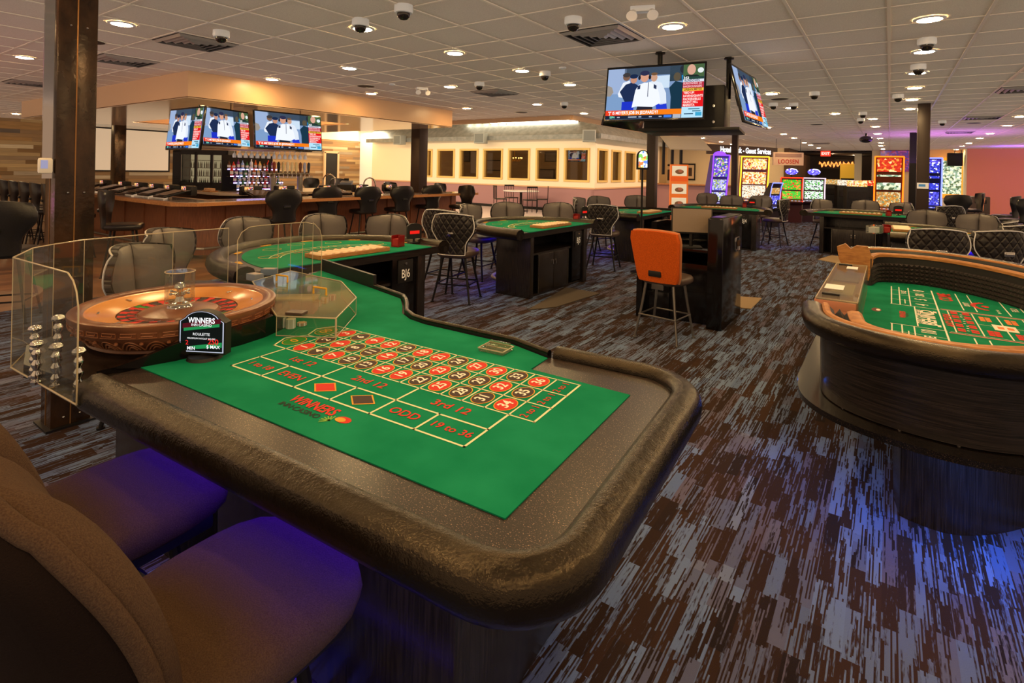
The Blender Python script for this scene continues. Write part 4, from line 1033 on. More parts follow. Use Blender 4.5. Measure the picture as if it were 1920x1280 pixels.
# ================================================================== dice (craps) table
CT = thing('dice_table', 'long black and wood dice table with green felt at the right side', 'table', (0, 4.24, 0))
half = [(-.36, 1.16), (-.33, 1.40), (-.24, 1.55), (-.10, 1.65), (.10, 1.705), (.32, 1.70), (.56, 1.58), (.80, 1.33), (1.0, 1.0), (1.13, .6), (1.18, .2)]
outer = half + [(x, -y) for x, y in half[::-1]]
def offs(path, d):
    r = []; m = len(path)
    for i, p in enumerate(path):
        a, c = path[max(i - 1, 0)], path[min(i + 1, m - 1)]; t_ = Vector((c[0] - a[0], c[1] - a[1])).normalized(); r.append((p[0] + t_.y * -d * -1 * -1 if False else p[0] - t_.y * -1 * -d * 1.0, p[1] + t_.x * -d))
    return r
def smooth_path(path, it=2):
    for _ in range(it):
        q = [path[0]]
        for a, c in zip(path, path[1:]): q += [(a[0] * .75 + c[0] * .25, a[1] * .75 + c[1] * .25), (a[0] * .25 + c[0] * .75, a[1] * .25 + c[1] * .75)]
        q.append(path[-1]); path = q
    return path
outer = smooth_path(outer, 2)
def inset(path, d):
    r = []; m = len(path)
    for i, p in enumerate(path):
        a, c = path[max(i - 1, 0)], path[min(i + 1, m - 1)]; t_ = Vector((c[0] - a[0], c[1] - a[1])).normalized()
        r.append((p[0] + t_.y * d, p[1] - t_.x * d))     # clockwise travel: interior lies to the right
    return r
RZ = 0.84
arm = [(-.012, -.062), (-.046, -.046), (-.058, -.012), (-.05, .022), (-.026, .036), (.01, .034), (.034, .022), (.036, -.02), (.014, -.058)]
ap_ = inset(outer, .062)
b = one('leather'); b.sweep([(p[0], p[1], RZ) for p in ap_], arm); b.build('armrest', CT, ang=75)
# wooden chip rail with grooves
cr = inset(outer, .105)
b = one('maple'); b.sweep([(p[0], p[1], RZ) for p in cr], [(-.015, -.05), (-.012, .026), (-.004, .034), (.012, .034), (.02, .026), (.022, -.05)]); b.build('rail_lip', CT, ang=30)
b = one(mat('chip_groove_black', (26, 26, 20), 0.5)); b.sweep([(p[0], p[1], RZ) for p in cr], [(.02, .02), (.04, .0), (.045, -.02), (.06, .0), (.065, .01), (.07, .0), (.085, -.02), (.10, .0), (.115, .0), (.115, -.08), (.02, -.08)]); b.build('chip_rail', CT, ang=30)
iw = inset(outer, .25)
b = one(mat('craps_wall_black', (30, 26, 24), 0.6)); b.sweep([(p[0], p[1], .6) for p in iw], [(-.03, -.02), (-.03, .225), (0, .225), (0, -.02)]); b.build('inner_wall', CT, smooth=False)
b = one('maple'); b.sweep([(p[0], p[1], RZ - .012) for p in iw], [(-.05, -.02), (-.05, .012), (-.03, .02), (.0, .02), (.012, .01), (.012, -.01)]); b.build('wall_cap', CT, ang=30)
# pyramid rubber on the wall
b = one(mat('pyramid_rubber', (46, 38, 34), 0.5))
rp = inset(outer, .251); acc = []; 
# resample
dist = [0]
for a, c in zip(rp, rp[1:]): dist.append(dist[-1] + math.hypot(c[0] - a[0], c[1] - a[1]))
def samp(s):
    for i in range(len(rp) - 1):
        if dist[i + 1] >= s: k = (s - dist[i]) / max(1e-6, dist[i + 1] - dist[i]); return Vector((rp[i][0] + (rp[i + 1][0] - rp[i][0]) * k, rp[i][1] + (rp[i + 1][1] - rp[i][1]) * k, 0)), Vector((rp[i + 1][0] - rp[i][0], rp[i + 1][1] - rp[i][1], 0)).normalized()
    return Vector((*rp[-1], 0)), Vector((rp[-1][0] - rp[-2][0], rp[-1][1] - rp[-2][1], 0)).normalized()
st = .036; nrow = 5
for i in range(int(dist[-1] * .62 / st)):
    q, d_ = samp(i * st + .02); nn = Vector((d_.y, -d_.x, 0))
    for r in range(nrow):
        zc = .62 + r * .032; hw = st * .48; hz = .0155
        A = [q - d_ * hw + Vector((0, 0, zc - hz)), q + d_ * hw + Vector((0, 0, zc - hz)), q + d_ * hw + Vector((0, 0, zc + hz)), q - d_ * hw + Vector((0, 0, zc + hz))]; tip = q + nn * .022 + Vector((0, 0, zc))
        for k in range(4): b.poly([A[k], A[(k + 1) % 4], tip])
b.build('pyramid_rubber', CT, smooth=False)
# end blocks where the rail stops at the dealer gap
b = one('maple')
pr = [(-.345, .0), (-.36, .10), (-.30, .13), (-.26, .09), (-.22, .12), (-.14, .12), (-.10, .0), (-.13, -.16), (-.28, -.16)]
b.ring_loft([[(p[0], 1.13 + q, .80 + p[1]) for p in pr] for q in (0, .05)]); b.build('rail_end', CT, ang=20)
# felt bed
bed = [(-.15, -1.2)] + [(-.15, 1.2)] + [p for p in iw if p[0] > -.15] 
b = one('felt'); b.prism(bed, .585, .6); cf = b.build('felt', CT, smooth=False)
z = .6012; b = one('white')
yl = lambda a, c, w=.007: b.strip(a, c, w, z)
RQ = rotz(pi / 2)
def ct(t_, x, y, size, bold=.02, xs=1.0): b.text(t_, size, Matrix.Translation((x, y, z + .0004)) @ RQ, bold=bold, xscale=xs)
for x in (.025, .075, .135): yl((x, .475), (x, 1.22)); yl((x, -.155), (x, -1.05))
for y in (.475, -.155): yl((.02, y), (.29, y))
for y in (.67, .865, 1.06, -.345, -.54, -.74): yl((.02, y), (.285, y), .0035)
yl((.285, -1.1), (.285, 1.22), .009); yl((.155, -.13), (.155, .47))
for t_, y in (('4', .57), ('5', .77), ('SIX', .96), ('8', 1.14), ('10', -.25), ('NINE', -.44), ('8', -.64)): ct(t_, .205, y, .10 if len(t_) < 3 else .075, .02, 1.0)
ct('PLACE', .105, 1.0, .045); ct('PLACE', .105, -.7, .045)
yl((.105, -.30), (.105, -.45), .006); yl((.105, .55), (.105, .7), .006)
ct('BEHIND', .222, .165, .1, .03, 1.25); ct("DON'T COME BAR", .172, .165, .034, .02, 1.5)
for y in (-.05, .36): b.box((.262, y, z), (.018, .05, .0006))
for k in range(3):
    ct('PASS LINE', .95, [-.5, .16, .8][k], .06)
for x, y0_, y1_ in ((.43, .57, 1.2), (.50, .57, 1.2), (.67, .56, 1.1), (.76, .56, 1.0), (.405, -.24, -.9), (.47, -.24, -.9), (.64, -.24, -.8)): yl((x, y0_), (x, y1_))
ct("DON'T", .465, .8, .045); ct('BAR', .60, -.38, .03); ct('FIELD', .72, .8, .05)
for k in range(3): b.disc((.62, .62 + .05 * k), .009, .012, z)
b.use(M['red'])
ct('COME', .36, 1.0, .11, .03); ct('COME', .36, -.6, .11, .03); ct('ANY SEVEN', .322, .17, .055, .03, 1.3); ct('WINNERS', .085, .15, .045, .03); ct('FIELD', .56, -.40, .08, .03)
for k in range(9): a = RAD(-70 + 17 * k); b.box((.50 + .085 * (1 - cos(a)) , .80 + .13 * sin(a), z + .0003), (.03, .03, .0006), 0, rotz(a))
b.disc((.565, .8), .022, .034, z + .0003)
b.use(M['blackprint']); ct('INN CASINO', .108, .15, .018, .01)
# proposition box with dice faces
b.use(M['white'])
for x in (.335, .46, .585, .71): yl((x, -.15), (x, .48))
for y in (.48, -.15): yl((.31, y), (.86, y), .004)
yl((.46, .165), (.71, .165), .004)
b.use(mat('band_pink', (196, 120, 110), .8))
for y in (.505, -.18): b.box((.6, y, z), (.6, .018, .0005))
random.seed(3)
b.use(M['red'])
for i_ in range(2):
    for k in range(5):
        for q in (0, 1): b.box((.365 + .062 * i_ + .0, -.09 + k * .125 + q * .045, z + .0003), (.036, .036, .0006))
b.use(mat('dice_orange', (236, 120, 50), .7))
for cx_ in (.50, .625):
    for q in range(6): b.box((cx_ + .03 * (q % 2), .30 + .045 * (q // 2), z + .0003), (.025, .036, .0006))
b.use(M['red'])
for cx_ in (.50, .625):
    for q in range(6): b.box((cx_ + .03 * (q % 2), -.09 + .045 * (q // 2), z + .0003), (.027, .040, .0006))
b.use(M['white']); b.box((.585, .14, z + .0006), (.11, .15, .0006))
for k in range(8): b.disc((.395 + .004 * (k % 3), -.07 + k * .065), .007, .008, z + .0008)
b.use(mat('dice_orange', (236, 120, 50), .7)); b.box((.565, .14, z + .001), (.03, .06, .0006)); b.box((.61, .14, z + .001), (.03, .06, .0006))
b.use(mat('emblem_brown', (110, 70, 60), .8)); b.disc((-.06, .19), .028, .06, z); b.use(M['white']); b.disc((-.05, .19), .012, .03, z + .0005)
b.build('layout_print', cf, smooth=False)
# body: upper cabinet, drink ledge, lower plinth
def body(path, z0, z1, m, name):
    b = one(m); b.prism([(-.30 if False else path[0][0], path[0][1])] + path[1:], z0, z1); return b.build(name, CT, ang=30)
b = one('darkwoodh'); b.sweep([(p[0], p[1], .50) for p in inset(outer, .13)], [(-.04, 0), (-.04, .3), (0.0, .3), (0.0, 0)]); b.build('upper_body', CT, ang=30)
body(inset(outer, .2), .49, .583, 'darkwood', 'bed_board')
body(inset(outer, -.005), .47, .495, 'blackspeckle', 'drink_ledge')
pl = inset(outer, .40); body(pl, .0, .465, 'darkwood', 'plinth')
b = one('brushed')
for i in (10, 16, 20, 24, 30, 36): 
    j = len(outer) - 1 - i
    if j > 0: b.cyl((*inset(outer, .1)[j], .495), (*inset(outer, .1)[j], .53), .006, n=8)
b.build('ledge_post', CT)
# boxman chip tray with clear cover
ty = .42
t = thing('dice_table_chip_tray', 'clear-covered wooden chip tray at the dealer gap of the dice table', 'tray', (-.24, 4.26, 0))
b = one(mat('tray_wood', (190, 120, 84), 0.4)); b.box((0, 0, .745), (.20, 1.5, .03), .006); b.box((-.095, 0, .775), (.012, 1.5, .05), .004); b.box((0, -.745, .775), (.2, .012, .05), .004); b.box((0, .745, .775), (.2, .012, .05), .004); b.box((.06, 0, .66), (.04, 1.46, .16)); b.build('tray', t)
b = one(mat('tray_paper', (230, 200, 160), 0.6)); b.box((.0, -.15, .765), (.13, .4, .012)); b.use(mat('tray_lilac', (150, 120, 140), 0.4)).box((.0, .4, .765), (.15, .45, .012)); b.build('chip_row', t, smooth=False)
b = one('acrs'); b.box((.005, 0, .805), (.20, 1.5, .006)); b.box((.11, 0, .72), (.006, 1.5, .19)); b.build('cover', t, smooth=False)
b = one('acredge'); b.tube([(-.095, -.75, .81), (.107, -.75, .81), (.107, .75, .81), (-.095, .75, .81)], .003, 5, closed=True); b.build('edge', t)
b = one('black'); b.box((-.03, -.62, .815), (.09, .02, .012), .003); b.box((-.03, .66, .815), (.09, .02, .012), .003); b.build('hinge', t)
b = one('whiteplastic'); b.box((-.03, -.35, .812), (.1, .16, .003)); b.box((.02, .55, .812), (.07, .12, .003)); b.build('label_card', t, smooth=False)

# ================================================================== pit podium
pd = thing('pit_podium', 'black pit podium desk with a tall side cabinet behind the orange stool', 'desk', (-1.66, 5.40, 0))
b = one('glossblack')
b.box((-.46, .38, .38), (.06, .80, .76)); b.box((-.46, .58, .86), (.06, .4, .2)); b.box((-.1, .74, .48), (.76, .05, .96)); b.build('desk_frame', pd, smooth=False)
b = one('glossblack'); b.box((-.1, .36, .73), (.68, .64, .03), .004); b.build('desktop', pd)
b = one('glossblack'); b.box((-.1, .1, .3), (.68, .03, .58), .004); b.build('modesty_panel', pd)
for i in range(2):
    b = one('glossblack'); b.box((-.3 + .0, .075, .14 + .27 * i), (.26, .02, .25), .004); d = b.build('drawer', pd); b = one('chrome'); b.cyl((-.3, .064, .2 + .27 * i), (-.3, .055, .2 + .27 * i), .01); b.build('lock', d)
b = one('glossblack'); b.box((.30, .36, .535), (.145, .80, 1.07), .01); sc = b.build('side_cabinet', pd)
b = one('black'); b.box((.30, .36, 1.072), (.12, .76, .012), .004); b.build('cap_tray', pd)
b = one(mat('cap_uv', (90, 50, 170), 0.3)); b.box((.30, .1, 1.08), (.09, .2, .004)); b.build('uv_card', pd, smooth=False)
b = one('chrome'); cx_ = .374; b.tube([(cx_, .48, .84), (cx_, .62, .84), (cx_, .65, .81), (cx_, .65, .74), (cx_, .62, .71), (cx_, .48, .71), (cx_, .45, .74), (cx_, .45, .81)], .008, 6, closed=True); b.build('cup_bracket', sc)
b = one('glossblack'); b.box((-.1, .62, .86), (.66, .2, .02)); b.build('shelf', pd, smooth=False)
t = thing('desk_phone', 'black office phone with a lit screen on the pit podium', 'phone', (-1.86, 5.44, .745), RAD(20))
b = one(mat('phone_grey', (70, 62, 54), 0.4)); X = Matrix.Rotation(RAD(35), 4, 'X'); b.box((0, 0, .07), (.24, .18, .03), .006, X); b.build('body', t)
b = one(glow('phone_lcd', (150, 190, 235), 0.9)); b.box((.04, .035, .115), (.09, .05, .006), 0, X); b.build('screen', t, smooth=False)
b = one('ivory')
for i in range(4):
    for j in range(3): b.box((.0 + .03 * j, -.06 + .02 * i, .052 + .0145 * i), (.02, .012, .006), 0, X)
b.build('keypad', t, smooth=False)
b = one('black'); b.box((-.09, -.0, .092), (.045, .17, .03), .012, X); b.build('handset', t)
q = atd(1293, 5.55, 405)
q = atd(1297, 5.50, 403); t = thing('desk_monitor', 'computer monitor with a blank grey screen on the pit podium', 'monitor', (q.x, q.y, .745), RAD(24))
b = one('black'); b.box((0, 0, .27), (.40, .035, .26), .006); b.build('bezel', t)
b = one(mat('monitor_tan_reflection', (132, 112, 88), 0.35)); b.box((0, -.019, .275), (.375, .004, .235)); b.build('screen', t, smooth=False)  # tan reflection on the switched-off screen put into its colour
b = one('black'); b.cyl((0, 0.01, .0), (0, .01, .16), .02); b.box((0, 0, .008), (.2, .16, .016), .005); b.build('stand', t)
t = thing('receipt_printer', 'small dark printer at the end of the podium desktop beside the phone', 'printer', (-2.04, 5.52, .745), .2)
b = one('black'); b.box((0, 0, .05), (.1, .14, .1), .01); b.build('body', t); b = one('ivory'); b.box((0, -.05, .101), (.06, .03, .004)); b.build('slot', t, smooth=False)
# orange stool
os_ = thing('orange_stool', 'orange-backed tall stool on metal legs in front of the pit podium', 'stool', (-1.66, 4.84, 0), RAD(-6))
seat_bm('brownvinyl', .43, .42, .50, .075, 0.03).build('seat', os_, ang=60)
off = Vector((0, -.17, .53))
def fo_(u, v, s):
    x = 2 * u - 1; w = .185 + .045 * v - .02 * max(0, v - .85) / .15 * abs(x); t_ = .03
    w *= 1 - .06 * max(0, (.1 - v) / .1)
    return Vector((x * w, -.10 * v + .03 * x * x + (t_ if s == 0 else -t_), v * .46 - .015 * x * x * v)) + off
b = one('orangefab'); b.shell(fo_, 14, 14); o = b.build('backrest', os_, ang=60)
b = one(mat('stool_back_edge', (176, 104, 58), 0.6)); b.tube([fo_(0, v / 10, 0) for v in range(11)] + [fo_(u / 10, 1, 0) for u in range(1, 10)] + [fo_(1, v / 10, 0) for v in range(10, -1, -1)], .014, 8); b.build('edge_trim', os_)
b = one('black'); h_ = fo_(.5, .15, 1); b.box(h_ + Vector((0, 0, .01)), (.12, .02, .055), .01); b.build('handle', os_)
b = one('brushed'); b.box((0, -.15, .50), (.11, .03, .08), .006); b.build('bracket', os_)
legs(os_, .50, .13, .20, .012, 'brushed', ring=.215)

# ================================================================== televisions
def tv_picture():
    b = MB(); h = 0.5625
    def pl(pts, rgb, layer, s=1.15):
        b.use(glow('tv_%d_%d_%d' % rgb, rgb, s)); b.poly([((x - .5), -.0004 * layer, (.5 - y) * h) for x, y in pts])
    R = lambda x0, y0, x1, y1, rgb, l: pl([(x0, y0), (x1, y0), (x1, y1), (x0, y1)], rgb, l)
    def ell(x, y, rx, ry, rgb, l): pl([(x + rx * cos(2 * pi * i / 16), y + ry * sin(2 * pi * i / 16)) for i in range(16)], rgb, l)
    R(0, 0, 1, 1, (120, 146, 186), 1)
    R(.0, .0, .2, .5, (150, 170, 205), 2); R(.18, 0, .80, .16, (60, 74, 92), 2); R(.5, .18, .66, .42, (196, 214, 232), 2); R(0, .5, .2, .84, (120, 150, 190), 2); R(.66, .0, .8, .3, (46, 62, 74), 2)
    pl([(0, .32), (.05, .36), (.07, .46), (.04, .54), (0, .54)], (150, 140, 130), 3)
    pl([(.12, .5), (.17, .28), (.24, .24), (.27, .4), (.22, .6), (.13, .56)], (226, 230, 238), 3); ell(.205, .17, .04, .075, (120, 88, 72), 4); ell(.205, .13, .042, .045, (60, 56, 58), 5)
    pl([(.14, .46), (.2, .32), (.27, .28), (.33, .34), (.33, .62), (.26, .68), (.2, .66)], (30, 44, 78), 5); ell(.285, .23, .036, .075, (190, 136, 112), 6); ell(.285, .165, .045, .045, (26, 40, 70), 7)
    pl([(.17, .66), (.3, .66), (.3, .84), (.17, .84)], (30, 50, 190), 6)
    pl([(.43, .3), (.5, .27), (.58, .32), (.63, .52), (.64, .72), (.58, .74), (.44, .6)], (216, 224, 236), 6); ell(.5, .21, .034, .08, (196, 150, 124), 7); ell(.5, .14, .034, .03, (110, 80, 56), 8); pl([(.53, .72), (.64, .72), (.65, .84), (.54, .84)], (34, 56, 200), 6)
    pl([(.66, .42), (.72, .3), (.8, .34), (.82, .84), (.68, .84), (.68, .6)], (24, 52, 70), 7); ell(.735, .22, .036, .085, (88, 78, 62), 8); pl([(.78, .2), (.84, .16), (.84, .7), (.8, .5)], (30, 130, 190), 6); ell(.8, .08, .04, .08, (40, 44, 52), 7)
    pl([(.28, .78), (.31, .44), (.34, .34), (.4, .30), (.47, .31), (.53, .38), (.56, .52), (.58, .7), (.54, .74), (.5, .78), (.4, .81), (.33, .76)], (232, 236, 246), 9); pl([(.34, .76), (.5, .78), (.5, .84), (.33, .84)], (34, 36, 50), 10)
    ell(.40, .19, .045, .1, (206, 150, 124), 11); ell(.40, .115, .05, .05, (44, 46, 74), 12); ell(.455, .2, .014, .045, (30, 30, 40), 12); ell(.345, .2, .014, .045, (30, 30, 40), 12); pl([(.44, .3), (.447, .3), (.447, .58), (.44, .58)], (60, 66, 84), 12)
    pl([(.33, .36), (.36, .34), (.36, .42), (.33, .43)], (40, 50, 80), 12); pl([(.5, .34), (.53, .37), (.53, .44), (.5, .42)], (40, 50, 80), 12)
    # side column
    R(.795, .0, 1, .235, (70, 96, 62), 13); ell(.875, .1, .042, .1, (208, 158, 136), 14); pl([(.8, .235), (.83, .2), (.93, .2), (.96, .235)], (34, 40, 40), 14); ell(.965, .12, .03, .05, (220, 226, 226), 14)
    R(.795, .235, 1, .285, (38, 66, 58), 13); R(.795, .285, 1, .335, (214, 218, 228), 13); R(.795, .335, 1, .45, (176, 34, 52), 13); R(.795, .45, 1, .505, (236, 186, 66), 13); R(.795, .505, 1, .80, (222, 26, 30), 13); R(.795, .80, 1, 1, (176, 218, 238), 13); R(.93, .9, .99, .97, (60, 160, 200), 14)
    R(.0, .83, .795, .93, (238, 122, 22), 14); R(0, .83, .17, .93, (226, 62, 30), 15); R(0, .93, .795, 1, (26, 34, 54), 14); R(.62, .94, .70, .985, (60, 120, 220), 15); R(.71, .93, .79, 1, (170, 176, 186), 15)
    Rx = Matrix.Rotation(pi / 2, 4, 'X')
    def t(s, x, y, size, rgb, al='LEFT', xs=.8, l=17, bold=.02):
        b.use(glow('tv_%d_%d_%d' % rgb, rgb, 1.15)); b.text(s, size, Matrix.Translation((x - .5, -.0004 * l, (.5 - y) * h)) @ Rx, align=al, xscale=xs, bold=bold)
    wt = (252, 252, 252)
    t('"J" IS MEYER\'S JOB IN JEOPARDY?', .03, .882, .046, wt); t('ESPN', .05, .965, .03, (130, 230, 200), bold=.03)
    for x0_, x1_ in ((.13, .16), (.25, .34), (.36, .39), (.47, .50), (.57, .60)): R(x0_, .955, x1_, .975, (170, 180, 196), 15)
    t('3:53', .80, .26, .04, wt); t('RUNDOWN', .81, .311, .034, (40, 50, 90))
    for s, y in (('BURROW/RED ZN', .365), ('BAKER/CHARGERS', .42)): t(s, .80, y, .031, (240, 190, 196), xs=.72)
    t('URBAN MEYER', .81, .478, .034, (90, 50, 20), xs=.78)
    for s, y in (('TEED UP!', .54), ('RAVENS/GIANTS', .60), ('PACKERS/BILLS', .66), ('GRANT HILL', .715), ('MARIOTA', .77)): t(s, .805, y, .034, (255, 236, 230), xs=.76)
    R(.86, .83, .97, .85, (60, 110, 130), 15); R(.9, .87, .98, .89, (60, 110, 130), 15); R(.82, .92, .91, .94, (40, 80, 110), 15)
    o = b.build('picture', smooth=False); me = o.data; bpy.data.objects.remove(o); return me
TVME = tv_picture()
def tv(c, rz, tilt, w, label, cat='television', asp=1.0):
    t = thing('television', label, cat, c, rz)
    h = w * .5625 * asp; X = Matrix.Rotation(tilt, 4, 'X')
    b = one('glossblack'); b.box((0, .02, 0), (w + .035, .03, h + .045), .006, X)
    b.box(X @ Vector((0, .045, 0)), (w * .7, .03, h * .7), .008, X); b.build('bezel', t)
    o = bpy.data.objects.new('screen', TVME); COL.objects.link(o); o.parent = t; o.scale = (w, 1, w * asp); o.rotation_euler = (tilt, 0, 0); o.location = X @ Vector((0, .0035, 0))
    b = one('blackmetal'); b.box(X @ Vector((0, .09, 0)), (.2, .08, .12), .006, X); b.build('wall_bracket', t)
    return t
tv((-1.95, 5.22, 2.30), RAD(8), RAD(-10), .955, 'large lit television facing the roulette table, hung from the ceiling cluster')
tv((-1.19, 6.0, 2.29), RAD(88), RAD(-14), .98, 'television turned side-on with a washed-out picture, hung from the ceiling cluster')
tv((-2.50, 5.86, 2.29), RAD(-92), RAD(-14), .98, 'television seen edge-on, hung from the ceiling cluster')
mt = thing('television_mount', 'black boxed ceiling mount with two poles between the hanging televisions', 'mount', (-1.80, 5.86, 0), RAD(8))
b = one('black'); b.box((.0, .0, 2.17), (.80, .62, .44), .008); b.use(mat('mount_plate', (34, 28, 26), .4)).box((.06, -.02, 1.945), (.98, .78, .03), .004); b.build('housing', mt)
for q in (P(1238, 98, CEIL), P(1367, 108, CEIL)):
    l_ = Matrix.Translation((-1.80, 5.86, 0)) @ rotz(RAD(8)); v = l_.inverted() @ q
    b = one('blackmetal'); b.cyl((v.x, min(v.y, .3), 2.3), (v.x, min(v.y, .3), CEIL), .026, n=14); b.cyl((v.x, min(v.y, .3), CEIL - .02), (v.x, min(v.y, .3), CEIL), .05, n=14); b.build('pole', mt)
b = one('chrome')
for s in (-1, 1): b.cyl((.3, -.312, 2.1 + .08 * s), (.3, -.325, 2.1 + .08 * s), .014)
b.build('bolt', mt)
tv((-7.90, 3.46, 1.97), RAD(0), RAD(-6), .96, 'television under the bar soffit corner facing the wood floor')
tv((-7.82, 4.0, 2.02), RAD(112), RAD(-6), .90, 'television in the middle of the three under the bar soffit')
tv((-7.72, 4.93, 2.03), RAD(88), RAD(-6), 1.10, 'widest television under the bar soffit, right of the tan post', asp=.88)
b = one('soffit'); b.box((-8.25, 4.5, 2.08), (.3, .22, .62)); b.use(M['soffit']).box((-8.4, 4.4, 1.745), (1.0, 1.5, .04)); struct(b.build('trim_bar_post', smooth=False))

# ================================================================== bar
BX, BY, BZ = -8.12, 3.5, .93
bt = thing('bar_counter', 'long oak bar counter with walnut front running round a corner', 'bar counter', (0, 0, 0))
b = one('barwood'); b.prism([(-15.2, BY), (BX - .25, BY), (BX, BY + .25), (BX, 10.2), (BX - .75, 10.2), (BX - .75, BY + .75), (-15.2, BY + .75)], BZ - .05, BZ); b.build('bar_top', bt, smooth=False)
b = one(mat('bar_inlay', (150, 132, 120), .12)); b.prism([(-15.2, BY + .12), (BX - .3, BY + .12), (BX - .12, BY + .3), (BX - .12, 10.1), (BX - .6, 10.1), (BX - .6, BY + .6), (-15.2, BY + .6)], BZ, BZ + .004); b.build('bar_inlay', bt, smooth=False)
b = one('barpanel'); b.prism([(-15.1, BY + .42), (BX - .95, BY + .42), (BX - .62, BY + .75), (BX - .62, 10.1), (BX - .72, 10.1), (BX - .72, BY + .8), (-15.1, BY + .55)], .06, BZ - .05); b.build('bar_front', bt, smooth=False)
b = one('barpanel')
for k in range(9): b.box((BX - .61, BY + 1.0 + k * .68, .48), (.02, .05, .8))
for k in range(7): b.box((BX - 1.4 - k * .8, BY + .41, .48), (.05, .02, .8))
b.build('panel_batten', bt, smooth=False)
b = one('brushed'); b.tube([(-15, BY + .22, .2), (BX - .75, BY + .22, .2), (BX - .42, BY + .55, .2), (BX - .42, 10, .2)], .022, 8); b.build('foot_rail', bt)
GM = 'bar-top game machines'
def bar_game(x, y, rz, label):
    t = thing('bar_game_machine', label, 'game machine', (x, y, BZ + .05), rz, GM)
    b = one('glossblack'); X = Matrix.Rotation(RAD(14), 4, 'X'); b.box((0, 0, .045), (.40, .40, .03), .008, X); b.build('panel', t)
    b = one('black'); b.box((0, .24, .085), (.36, .10, .15), .02); b.build('topper', t)
    b = one(picture_mat('bar_game_picture', 40, [(0, (250, 200, 120)), (.3, (240, 90, 60)), (.55, (240, 230, 220)), (.8, (60, 60, 120))], 1.0)); b.box((-.06, .188, .11), (.15, .004, .075)); b.build('topper_display', t, smooth=False)
    b = one(mat('bar_game_glass', (120, 100, 84), .08)); b.box((0, -.03, .062), (.32, .28, .004), 0, X); b.build('screen', t, smooth=False)
    return t
for i, (u, v) in enumerate(((170, 352), (205, 355), (235, 358), (263, 361), (292, 365), (323, 370))):
    p = aty(u, v, BY + .36); bar_game(p.x, p.y, 0, 'black game machine in the short side of the bar top, %s from the rusty column' % ORD[i])
for i, (u, v) in enumerate(((485, 362), (548, 358), (630, 356), (690, 354), (745, 353))):
    p = atx(u, v, BX - .36); bar_game(p.x, p.y, RAD(90), 'black game machine in the long side of the bar top, %s from the corner' % ORD[i])
# back bar island
ib = thing('back_bar', 'low back bar counter carrying the bottle coolers and liquor shelves', 'counter', (0, 0, 0))
b = one(mat('back_bar_top', (190, 164, 130), .3)); b.prism([(-13.4, 4.75), (-9.5, 4.75), (-9.28, 4.95), (-9.28, 7.6), (-10.8, 7.6), (-10.8, 5.75), (-13.4, 5.75)], .95, .99); b.build('counter_top', ib, smooth=False)
b = one('darkwood'); b.prism([(-13.3, 4.95), (-9.6, 4.95), (-9.4, 5.1), (-9.4, 7.5), (-10.7, 7.5), (-10.7, 5.65), (-13.3, 5.65)], .0, .95); b.build('cabinet', ib, smooth=False)
fr = thing('bottle_cooler', 'black three-door glass bottle cooler on the back bar', 'cooler', (-11.0, 5.22, .992), RAD(42)); fr.scale = (.53, .8, 1)
b = one('black'); b.box((0, .24, .385), (1.88, .06, .77)); b.box((0, 0, .74), (1.88, .52, .06)); b.box((0, 0, .05), (1.88, .52, .1)); b.box((-.80, 0, .385), (.29, .52, .77)); b.box((.92, 0, .385), (.05, .52, .77)); b.build('cabinet', fr, smooth=False)
b = one(glow('cooler_glow', (236, 240, 214), 1.0)); b.box((.12, .205, .41), (1.5, .01, .6)); b.build('lit_back', fr, smooth=False)
b = one('whiteplastic')
for z in (.26, .42, .57): b.box((.12, .05, z), (1.5, .28, .008))
b.build('wire_shelf', fr, smooth=False)
random.seed(5)
bcols = [(120, 60, 20), (40, 90, 50), (200, 190, 160), (180, 60, 40), (60, 80, 140), (220, 200, 120)]
b = MB()
for z in (.102, .265, .425):
    for i in range(20):
        if random.random() < .85:
            b.use(mat('bottle_%d' % (i % 6), bcols[i % 6], .2)); x = -.58 + i * .073; b.lathe([(.018, 0), (.018, .07), (.008, .1), (.008, .12)], (x, .02 + .05 * random.random(), z), 8)
b.build('bottle_row', fr)
for i, x in enumerate((-.42, .12, .66)):
    b = one('black'); 
    for sx in (-1, 1): b.box((x + sx * .245, -.265, .41), (.045, .03, .64))
    for z in (.12, .70): b.box((x, -.265, z), (.53, .03, .05))
    d = b.build('door', fr, smooth=False)
    b = one('glassy'); b.box((x, -.262, .41), (.45, .008, .56)); b.build('pane', d, smooth=False)
    b = one('brushed'); b.box((x - .205, -.29, .42), (.012, .02, .5)); b.build('handle', d, smooth=False)
b = one('blackmetal')
for k in range(5): b.box((-.8, -.262, .12 + k * .03), (.2, .004, .012))
b.build('vent_grille', fr, smooth=False)
